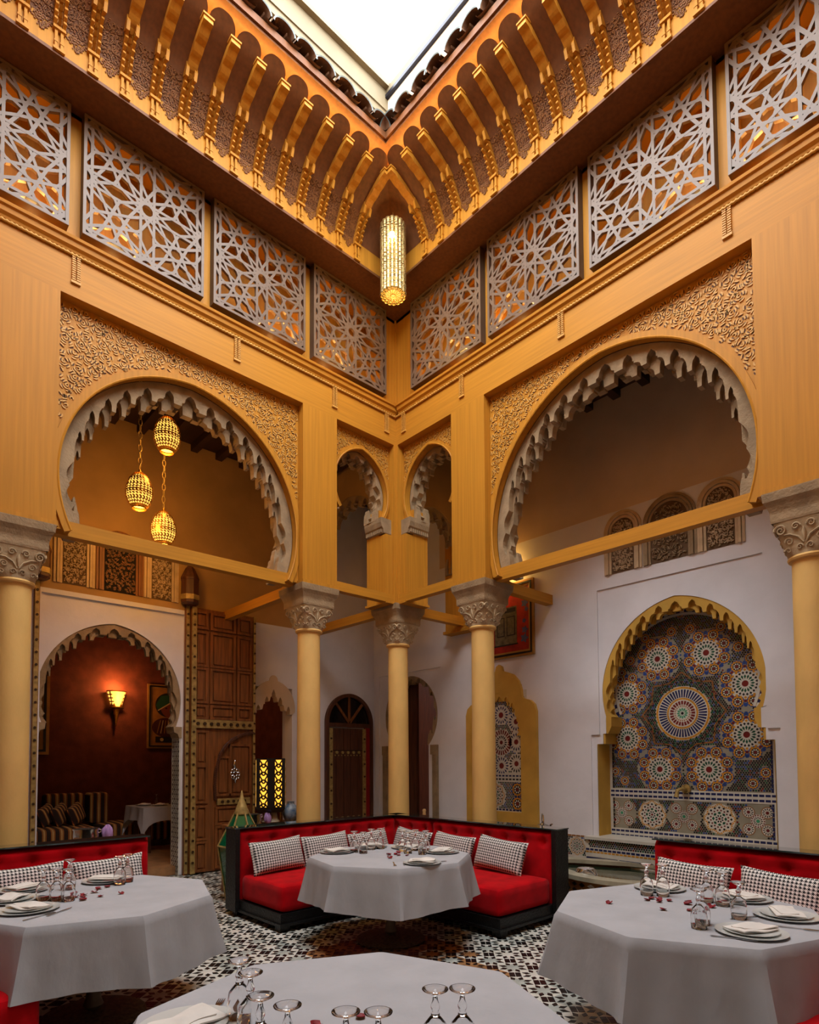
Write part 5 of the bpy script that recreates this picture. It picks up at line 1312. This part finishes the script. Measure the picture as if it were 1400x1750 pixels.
for key, S in SET.items():
    where = {'mid': 'the middle nook table', 'lan': 'the lantern side table', 'fou': 'the fountain side table', 'near': 'the table nearest the camera'}[key]; (cx, cy) = TABLES[key][0]
    srt = lambda L_: sorted(L_, key=lambda p: px(p[0], p[1], .75)[0])
    P_ = srt(S['plates'])
    for k, (x, y) in enumerate(P_):
        pos = ORD[k] if len(P_) > 1 else 'the only one'
        tag(inst('charger_plate', CHM, None, (x, y, ZT)), 'wide white charger plate on %s, %s' % (where, pos), 'plate', 'charger plates')
        tag(inst('dinner_plate', PLM, None, (x, y, ZT + .009)), 'small white plate on a charger on %s, %s' % (where, pos), 'plate', 'small plates')
        tag(inst('napkin', NPM[k % 2], None, (x, y, ZT + .021), (0, 0, math.atan2(y - cy, x - cx) + 1.2 + rr.uniform(-.4, .4))), 'folded cream napkin on a plate on %s, %s' % (where, pos), 'napkin', 'folded napkins')
    for k, (x, y) in enumerate(srt(S['goblets'])):
        t = thing('goblet', 'upturned clear glass goblet on %s, %s' % (where, ORD[k]), 'goblet', (x, y, ZT), rr.uniform(0, 3), 'upturned goblets'); t.scale = (1.1, 1.1, 1.1)
        for nm, me in (('bowl', GB), ('stem', GS), ('foot', GF)): inst(nm, me, t)
    for (x, y) in S['petals']: tag(inst('rose_petal', PTM, None, (x, y, ZT), (rr.uniform(-.15, .15), rr.uniform(-.15, .15), rr.uniform(0, 6)), rr.uniform(1.0, 1.5)), 'dark red rose petal scattered on %s' % where, 'petal', 'rose petals on %s' % where)
    for k, (x, y, a) in enumerate(S['forks']): tag(inst('fork', FKM, None, (x, y, ZT - .001), (0, 0, a)), 'silver fork on %s, %s' % (where, ORD[k]), 'fork', 'forks')
    for k, (x, y, a) in enumerate(S['knives']): tag(inst('knife', KNM, None, (x, y, ZT - .001), (0, 0, a)), 'silver knife beside the fork on %s' % where, 'knife', 'knives')
# ------------------------------------------------------------------ things behind the banquettes
mat('lilac_cloth', srgb(170, 130, 180), .8); mat('green_glass', srgb(10, 96, 58), .12, coat=.6, var=.1); mat('blue_glaze', srgb(70, 110, 150), .3, var=.3, vs=(14, 14, 14), col2=srgb(190, 200, 205)); mat('pin_wood', srgb(206, 160, 104), .5)
mat('hex_black', srgb(30, 24, 22), .35, var=.2); mat('pattern_glow', (1, .6, .1), emit=(1, .45, .04), es=1.15); mat('grey_card', srgb(120, 116, 120), .4)
def console(label, x0, x1, y0, y1, h):
    t = thing('console_table', label, 'table', ((x0 + x1) / 2, (y0 + y1) / 2, 0))
    b = B(); b.box(x0, x1, y0, y1, h - .04, h); b.build('table_top', 'wood_door', t)
    for x in (x0 + .04, x1 - .04):
        for y in (y0 + .04, y1 - .04): b = B(); b.box(x - .025, x + .025, y - .025, y + .025, 0, h - .04); b.build('leg', 'wood_door', t)
console('wooden console table behind the middle banquette, lantern lamp on it', -1.95, -.95, .62, 1.12, .82)
console('wooden console table behind the lantern side banquette', -3.95, -3.05, .48, .85, .80)
console('wooden console table behind the corner of the middle banquette', .45, .80, -.20, .32, .78)
console('small wooden stand holding the teapot behind the middle banquette', .18, .42, -2.20, -1.94, .78)
# hexagonal lamp with lit lattice strips
t = thing('hexagonal_lamp', 'black hexagonal table lamp with glowing gold lattice strips', 'lamp', (-1.40, .86, .82))
b = B(); b.lathe([(.10, 0), (.12, .02), (.10, .05), (.08, .12), (.10, .155)], (0, 0, 0), 12); b.build('base', 'basin_stone', t, smooth=True, local=True)
hz0, hz1, hr = .16, .82, .205
b = B(); b.lathe([(hr * .8, hz0 - .02), (hr, hz0 + .02), (hr, hz1), (hr * .98, hz1)], (0, 0, 0), 6, a0=.05, a1=.05 + 2 * PI); b.build('body', 'hex_black', t, local=True)
for k in range(6):
    a = .05 + PI / 6 + k * PI / 3; n = Vector((math.cos(a), math.sin(a), 0)); tx = Vector((-n.y, n.x, 0)); c = n * (hr * .866 + .002)
    T_ = lambda u, o, z, c=c, tx=tx, n=n: tuple(c + tx * u + n * o + Vector((0, 0, z)))
    b = B(T_); b.box(-.050, .050, 0, .002, hz0 + .05, hz1 - .02); b.build('glowing_strip', 'pattern_glow', t, local=True)
    b = B(T_); hh = (hz1 - hz0 - .07) / 6
    for j in range(6):
        z = hz0 + .05 + j * hh; zc = z + hh / 2
        for s_ in (-1, 1):
            strip_box(b, (s_ * .055, z), (s_ * .02, zc), .009, .002, .006); strip_box(b, (s_ * .02, zc), (s_ * .055, z + hh), .009, .002, .006)
            strip_box(b, (0, z), (s_ * .03, z + hh * .25), .009, .002, .006); strip_box(b, (s_ * .03, z + hh * .25), (0, z + hh * .5), .009, .002, .006)
    b.build('lattice', 'hex_black', t, local=True)
# pyramid lantern with green panes
t = thing('green_lantern', 'brass pyramid floor lantern with green glass panes behind the banquette', 'lantern', (-1.98, .50, 0))
for k in range(6):
    a0, a1 = PI / 6 + k * PI / 3, PI / 6 + (k + 1) * PI / 3
    P = lambda r, a, z: (r * math.cos(a), r * math.sin(a), z)
    b = B(); b.poly([P(.072, a0, 1.0), P(.072, a1, 1.0), P(.255, a1, .64), P(.255, a0, .64)]); b.build('pane', 'green_glass', t, local=True)
    b = B(); b.tube([P(.075, a0, 1.01), P(.262, a0, .63)], .011, 6); b.tube([P(.262, a0, .63), P(.262, a1, .63)], .011, 6); b.tube([P(.262, a0, .63), P(.17, a0, .02)], .010, 6); b.build('rib', 'brass', t, local=True)
    b = B(); b.poly([P(.255, a0, .62), P(.255, a1, .62), P(.165, a1, .03), P(.165, a0, .03)]); b.build('pane', 'door_red' if k % 2 else 'green_glass', t, local=True)
b = B(); b.lathe([(.085, .99), (.088, 1.01), (.05, 1.10), (.018, 1.20), (.01, 1.25), (.0, 1.27)], (0, 0, 0), 16); b.build('cone_top', 'brass', t, smooth=True, local=True)
b = B(); b.lathe([(.18, 0), (.18, .03), (.0, .03)], (0, 0, 0), 6); b.build('base', 'brass', t, local=True)
def bucket(label, x, y, z, r=.11):
    t = thing('steel_bowl', label, 'bowl', (x, y, z), group='steel bowls')
    b = B(); b.lathe([(r * .7, 0), (r * .95, .02), (r, .07), (r * .97, .12), (r * 1.06, .135), (r * 1.06, .142), (r * .94, .14), (r * .92, .03), (0, .025)], (0, 0, 0), 28); b.build('bowl', 'silver', t, smooth=50, local=True)
    b = B(); b.tube([(r * 1.0, 0, .09), (r * 1.22, 0, .10), (r * 1.22, 0, .12), (r, 0, .125)], .007, 6); b.build('handle', 'silver', t, smooth=True, local=True)
bucket('steel bowl beside the hexagonal lamp', -1.72, .72, .82, .105); bucket('steel bowl on the console behind the lantern side banquette', -3.60, .62, .80, .115)
def cloth_lump(label, x, y, z, s):
    b = B(); r = random.Random(int(x * -100)); p = [r.uniform(0, 6) for _ in range(4)]
    b.grid(lambda i, j: tuple(s * c * (1 + .22 * math.sin(5 * i * 2 * PI + p[0] + 4 * j)) for c in (math.sin(PI * j) * math.cos(2 * PI * i) * .7, math.sin(PI * j) * math.sin(2 * PI * i) * .5, 1.0 - math.cos(PI * j))), 18, 10, True)
    o = b.build('cloth', 'lilac_cloth', loc=(0, 0, 0), smooth='all', local=True); o.location = (x, y, z); tag(o, label, 'cloth')
cloth_lump('crumpled lilac cloth beside the steel bowl and hexagonal lamp', -1.50, .74, .82, .065); cloth_lump('crumpled lilac cloth beside the steel bowl, lantern side', -3.40, .62, .80, .07)
b = B(); b.lathe([(.06, 0), (.09, .04), (.115, .11), (.10, .18), (.05, .22), (.045, .25), (.055, .26), (0, .255)], (0, 0, 0), 24); o = b.build('glazed_vase', 'blue_glaze', smooth=True, local=True); o.location = (-1.10, .86, .82); tag(o, 'rounded blue glazed vase beside the column and hexagonal lamp', 'vase')
b = B(); b.tube([(0, 0, 0), (.0, 0, .2), (.03, 0, .26), (.05, 0, .34), (.055, 0, .5), (.055, 0, .62)], [.02, .016, .016, .014, .012, .009], 8); o = b.build('brass_candle_arm', 'lamp_brass', smooth=True, local=True); o.location = (-1.17, .98, .82); tag(o, 'slender golden curved arm between lamp and column', 'ornament')
# teapot
t = thing('teapot', 'small steel teapot with a tall hoop handle by the fountain', 'teapot', (.31, -2.08, .78))
b = B(); b.lathe([(.07, 0), (.09, .02), (.095, .06), (.07, .10), (.03, .115), (.012, .13), (.016, .14), (0, .15)], (0, 0, 0), 24); b.build('body', 'silver', t, smooth=True, local=True)
b = B(); b.tube([(.055, .045, .10), (.09, .075, .15), (.075, .06, .215), (0, 0, .222), (-.075, -.06, .215), (-.09, -.075, .15), (-.055, -.045, .10)], .007, 6); b.build('handle', 'silver', t, smooth=True, local=True)
b = B(); b.tube([(-.03, -.075, .05), (-.055, -.13, .07), (-.07, -.15, .12), (-.085, -.18, .13)], [.016, .012, .009, .008], 8); b.build('spout', 'silver', t, smooth=True, local=True)
b = B(); b.lathe([(.03, 0), (.032, .02), (.02, .04), (.026, .07), (.022, .1), (.028, .12), (.02, .14), (0, .145)], (0, 0, 0), 16); o = b.build('pepper_mill', 'pin_wood', smooth=True, local=True); o.location = (.60, .11, .78); tag(o, 'turned pale wood mill behind the corner of the banquette', 'mill')
# ------------------------------------------------------------------ red dining room
def stripes():
    m = bpy.data.materials.new('striped'); m.use_nodes = True; MATS['striped'] = m; nt = m.node_tree; N = nt.nodes; L = nt.links; b = N['Principled BSDF']; b.inputs['Roughness'].default_value = .9
    tc = N.new('ShaderNodeTexCoord'); mp = N.new('ShaderNodeMapping'); L.new(tc.outputs['Object'], mp.inputs[0]); wv = N.new('ShaderNodeTexWave'); wv.inputs['Scale'].default_value = 2.6; wv.bands_direction = 'X'; L.new(mp.outputs[0], wv.inputs[0])
    rp = N.new('ShaderNodeValToRGB'); rp.color_ramp.interpolation = 'CONSTANT'; e = rp.color_ramp.elements; e[0].color = (*srgb(44, 28, 22), 1); e[1].position = .45; e[1].color = (*srgb(120, 50, 26), 1)
    for p, c in ((.6, srgb(196, 132, 50)), (.75, srgb(52, 30, 24)), (.88, srgb(190, 150, 90))): x = e.new(p); x.color = (*c, 1)
    L.new(wv.outputs['Fac'], rp.inputs[0]); L.new(rp.outputs[0], b.inputs['Base Color'])
stripes()
RZ = .12
t = thing('striped_banquette', 'striped banquette with cushions along the red room wall', 'banquette', (-3.3, 5.2, RZ))
b = B(); b.box(-4.4, -2.35, 4.75, 5.85, RZ, RZ + .12); b.build('base', 'wood_dark', t)
b = B(); rbox(b, None, -4.4, -2.33, 4.72, 5.85, RZ + .12, RZ + .42, .06, .02); b.build('seat_cushion', 'striped', t, smooth='all')
for a, c in ((-4.3, -3.4), (-2.95, -2.33)): b = B(); rbox(b, None, a, c, 5.60, 5.85, RZ + .42, RZ + .95, .06, 0); b.build('back_cushion', 'striped', t, smooth='all')
t = thing('striped_bench', 'striped banquette seat under the red room dining table', 'banquette', (-1.6, 5.3, RZ))
b = B(); rbox(b, None, -2.22, -.6, 4.95, 5.8, RZ + .10, RZ + .42, .05, .02); b.build('seat_cushion', 'striped', t, smooth='all')
b = B(); b.box(-2.2, -.6, 5.0, 5.8, RZ, RZ + .10); b.build('base', 'wood_dark', t)
b = B(); rbox(b, None, -2.28, -1.98, 5.45, 5.85, RZ + .42, RZ + .95, .05, 0); b.build('back_cushion', 'striped', t, smooth='all')
for k, (x, lab) in enumerate(((-2.98, 'striped cushion on the red room banquette, nearest the frame-edge column'), (-2.78, 'striped cushion in the middle on the red room banquette'), (-2.55, 'striped cushion on the red room banquette, nearest the dining table'))):
    o = inst('striped_cushion', PM.copy(), None, (x, 5.32 - .02 * k, RZ + .62), (-.30, -.25, .95)); o.data.materials[0] = MATS['striped']; o.scale = (.75, 1, 1.0); tag(o, lab, 'cushion', 'striped cushions')
t = thing('dining_table', 'cloth covered dining table in the red room', 'table', (-1.35, 4.45, RZ))
b = B(); b.box(-1.85, -.75, 4.05, 4.85, RZ + .70, RZ + .74); b.build('table_top', 'wood_door', t)
for x in (-1.75, -.85):
    for y in (4.15, 4.75): b = B(); b.box(x - .03, x + .03, y - .03, y + .03, RZ, RZ + .70); b.build('leg', 'wood_dark', t)
b = B(); zt = RZ + .745; pr_ = [(-1.88, 4.02), (-.72, 4.02), (-.72, 4.88), (-1.88, 4.88)]
b.grid(lambda i, j: (-1.88 + 1.16 * i, 4.02 + .86 * j, zt), 4, 4)
n = 80
def hang(i, j):
    per = [(-1.88, 4.02, -.6, -.8), (-.72, 4.02, .6, -.8), (-.72, 4.88, .6, .8), (-1.88, 4.88, -.6, .8)]
    k = int(i * 4) % 4; f = i * 4 - int(i * 4); p, q = per[k], per[(k + 1) % 4]; x, y = p[0] + (q[0] - p[0]) * f, p[1] + (q[1] - p[1]) * f
    cw = abs(f - .5) * 2; d = .22 + .30 * cw ** 6; c = Vector((x + 1.30, y - 4.45)).normalized()
    return (x + c.x * (.03 + .03 * math.sin(i * 60)) * j, y + c.y * (.03 + .03 * math.sin(i * 60)) * j, zt - d * j)
b.grid(hang, n, 5, True); o = b.build('tablecloth', 'linen', smooth=40, loc=(-1.3, 4.45, RZ + .745)); tag(o, 'white tablecloth on the red room dining table', 'tablecloth')
for k, (x, y) in enumerate(((-1.70, 4.55), (-1.50, 4.35), (-1.25, 4.20))):
    z = RZ + .748; tag(inst('dinner_plate', PLM, None, (x, y, z)), 'white plate on the red room dining table, %s' % ORD[k], 'plate', 'red room plates')
    tag(inst('napkin', NPM[k % 2], None, (x, y, z + .016), (0, 0, k)), 'folded napkin on the red room dining table, %s' % ORD[k], 'napkin', 'red room napkins')
for k, (x, y) in enumerate(((-1.45, 4.65), (-1.22, 4.60), (-1.08, 4.45), (-.98, 4.35))):
    t = thing('goblet', 'upturned goblet on the red room dining table, %s' % ORD[k], 'goblet', (x, y, RZ + .748), 0, 'red room goblets')
    for nm, me in (('bowl', GB), ('stem', GS), ('foot', GF)): inst(nm, me, t)
# sconce
t = thing('wall_sconce', 'pierced brass wall sconce glowing in the red room', 'sconce', (-1.76, 5.86, 2.62))
b = B(); nu, nv = 36, 14
for i in range(nu):
    for j in range(nv):
        if j not in (0, nv - 1) and math.sin(i * 1.05 + j * 1.1) * math.sin(i * 1.05 - j * 1.1) > .12: continue
        f = lambda i_, j_: ((.10 + .075 * j_ / nv) * math.cos(2 * PI * i_ / nu), (.10 + .075 * j_ / nv) * .8 * math.sin(2 * PI * i_ / nu), .30 * j_ / nv)
        b.poly([f(i, j), f(i + 1, j), f(i + 1, j + 1), f(i, j + 1)])
b.build('pierced_cup', 'lamp_brass', t, local=True)
b = B(); b.lathe([(.085, .01), (.155, .28)], (0, 0, 0), 20, False); b.build('glow_liner', 'lamp_glow', t, 'all', local=True)
b = B(); b.lathe([(.125, -.012), (.13, 0), (.10, .0), (.06, -.03), (.03, -.16), (.015, -.30), (0, -.38)], (0, 0, 0), 16); b.build('tail', 'lamp_brass', t, smooth=True, local=True)
b = B(); b.tube([(0, .02, -.08), (0, .13, -.10)], .03, 8); b.lathe([(.0, 0), (.07, 0)], (0, .13, -.1), 8); b.build('wall_bracket', 'brass', t, local=True)
b = B(); b.lathe([(0, .02), (.025, .05), (.025, .09), (0, .11)], (0, -.02, 0), 8); b.build('bulb', 'bulb', t, 'all', local=True)
lamp('sconce_light', (-1.76, 5.80, 2.99), 13, (1, .42, .12), .05)
lamp('sconce_light_low', (-1.76, 5.55, 2.72), 9, (1, .42, .12), .05)
# paintings in the red room
T_RM = lambda u, o, z: (-u, 6.0 - o, z)
mat('paint_ochre', srgb(168, 112, 44), .6, var=.15); mat('paint_skin', srgb(130, 62, 36), .6, var=.1); mat('paint_green', srgb(36, 80, 52), .6); mat('paint_maroon', srgb(74, 28, 26), .6); mat('paint_cream', srgb(206, 176, 120), .6)
t = framed(T_RM, 'painting', 'painting of a figure in a green banded cap and striped robe', .42, 1.16, 1.87, 3.12, .002, 'paint_ochre')
ell = lambda u, z, a, c, n=24, rot=0.: [(u + a * math.cos(x) * math.cos(rot) - c * math.sin(x) * math.sin(rot), z + a * math.cos(x) * math.sin(rot) + c * math.sin(x) * math.cos(rot)) for x in [2 * PI * k / n for k in range(n)]]
blot(T_RM, t, 'painted_figure', [(ell(.76, 2.72, .25, .24), 'paint_dark'), (ell(.80, 2.28, .27, .19), 'paint_maroon'), (rc(.55, 1.0, 1.98, 2.10), 'paint_dark')], .022)
blot(T_RM, t, 'painted_face', [(ell(.74, 2.66, .165, .20, 24, -.5), 'paint_skin')], .025)
blot(T_RM, t, 'painted_cap', [([(1.0, 2.72), (.96, 2.62), (.66, 2.82), (.72, 2.93), (.9, 2.9)], 'paint_green')], .027)
blot(T_RM, t, 'painted_line', [([(.97, 2.615), (.955, 2.60), (.645, 2.80), (.655, 2.82)], 'paint_cream'), (ell(.88, 2.04, .035, .035, 12), 'paint_cream'), ([(.70, 2.68), (.685, 2.62), (.72, 2.56), (.73, 2.57), (.70, 2.62), (.71, 2.68)], 'paint_dark'), (ell(.80, 2.66, .022, .016, 10), 'paint_dark'), (ell(.66, 2.74, .022, .016, 10), 'paint_dark')] + [([(.98 - k * .07, 2.16), (.965 - k * .07, 2.16), (.90 - k * .05, 2.42), (.915 - k * .05, 2.42)], 'paint_cream' if k % 2 else 'paint_ochre') for k in range(5)], .029)
t = framed(T_RM, 'painting', 'dark framed ochre painting in the red room, half hidden by the column', 2.82, 3.52, 1.74, 3.28, .002, 'paint_ochre', .05)
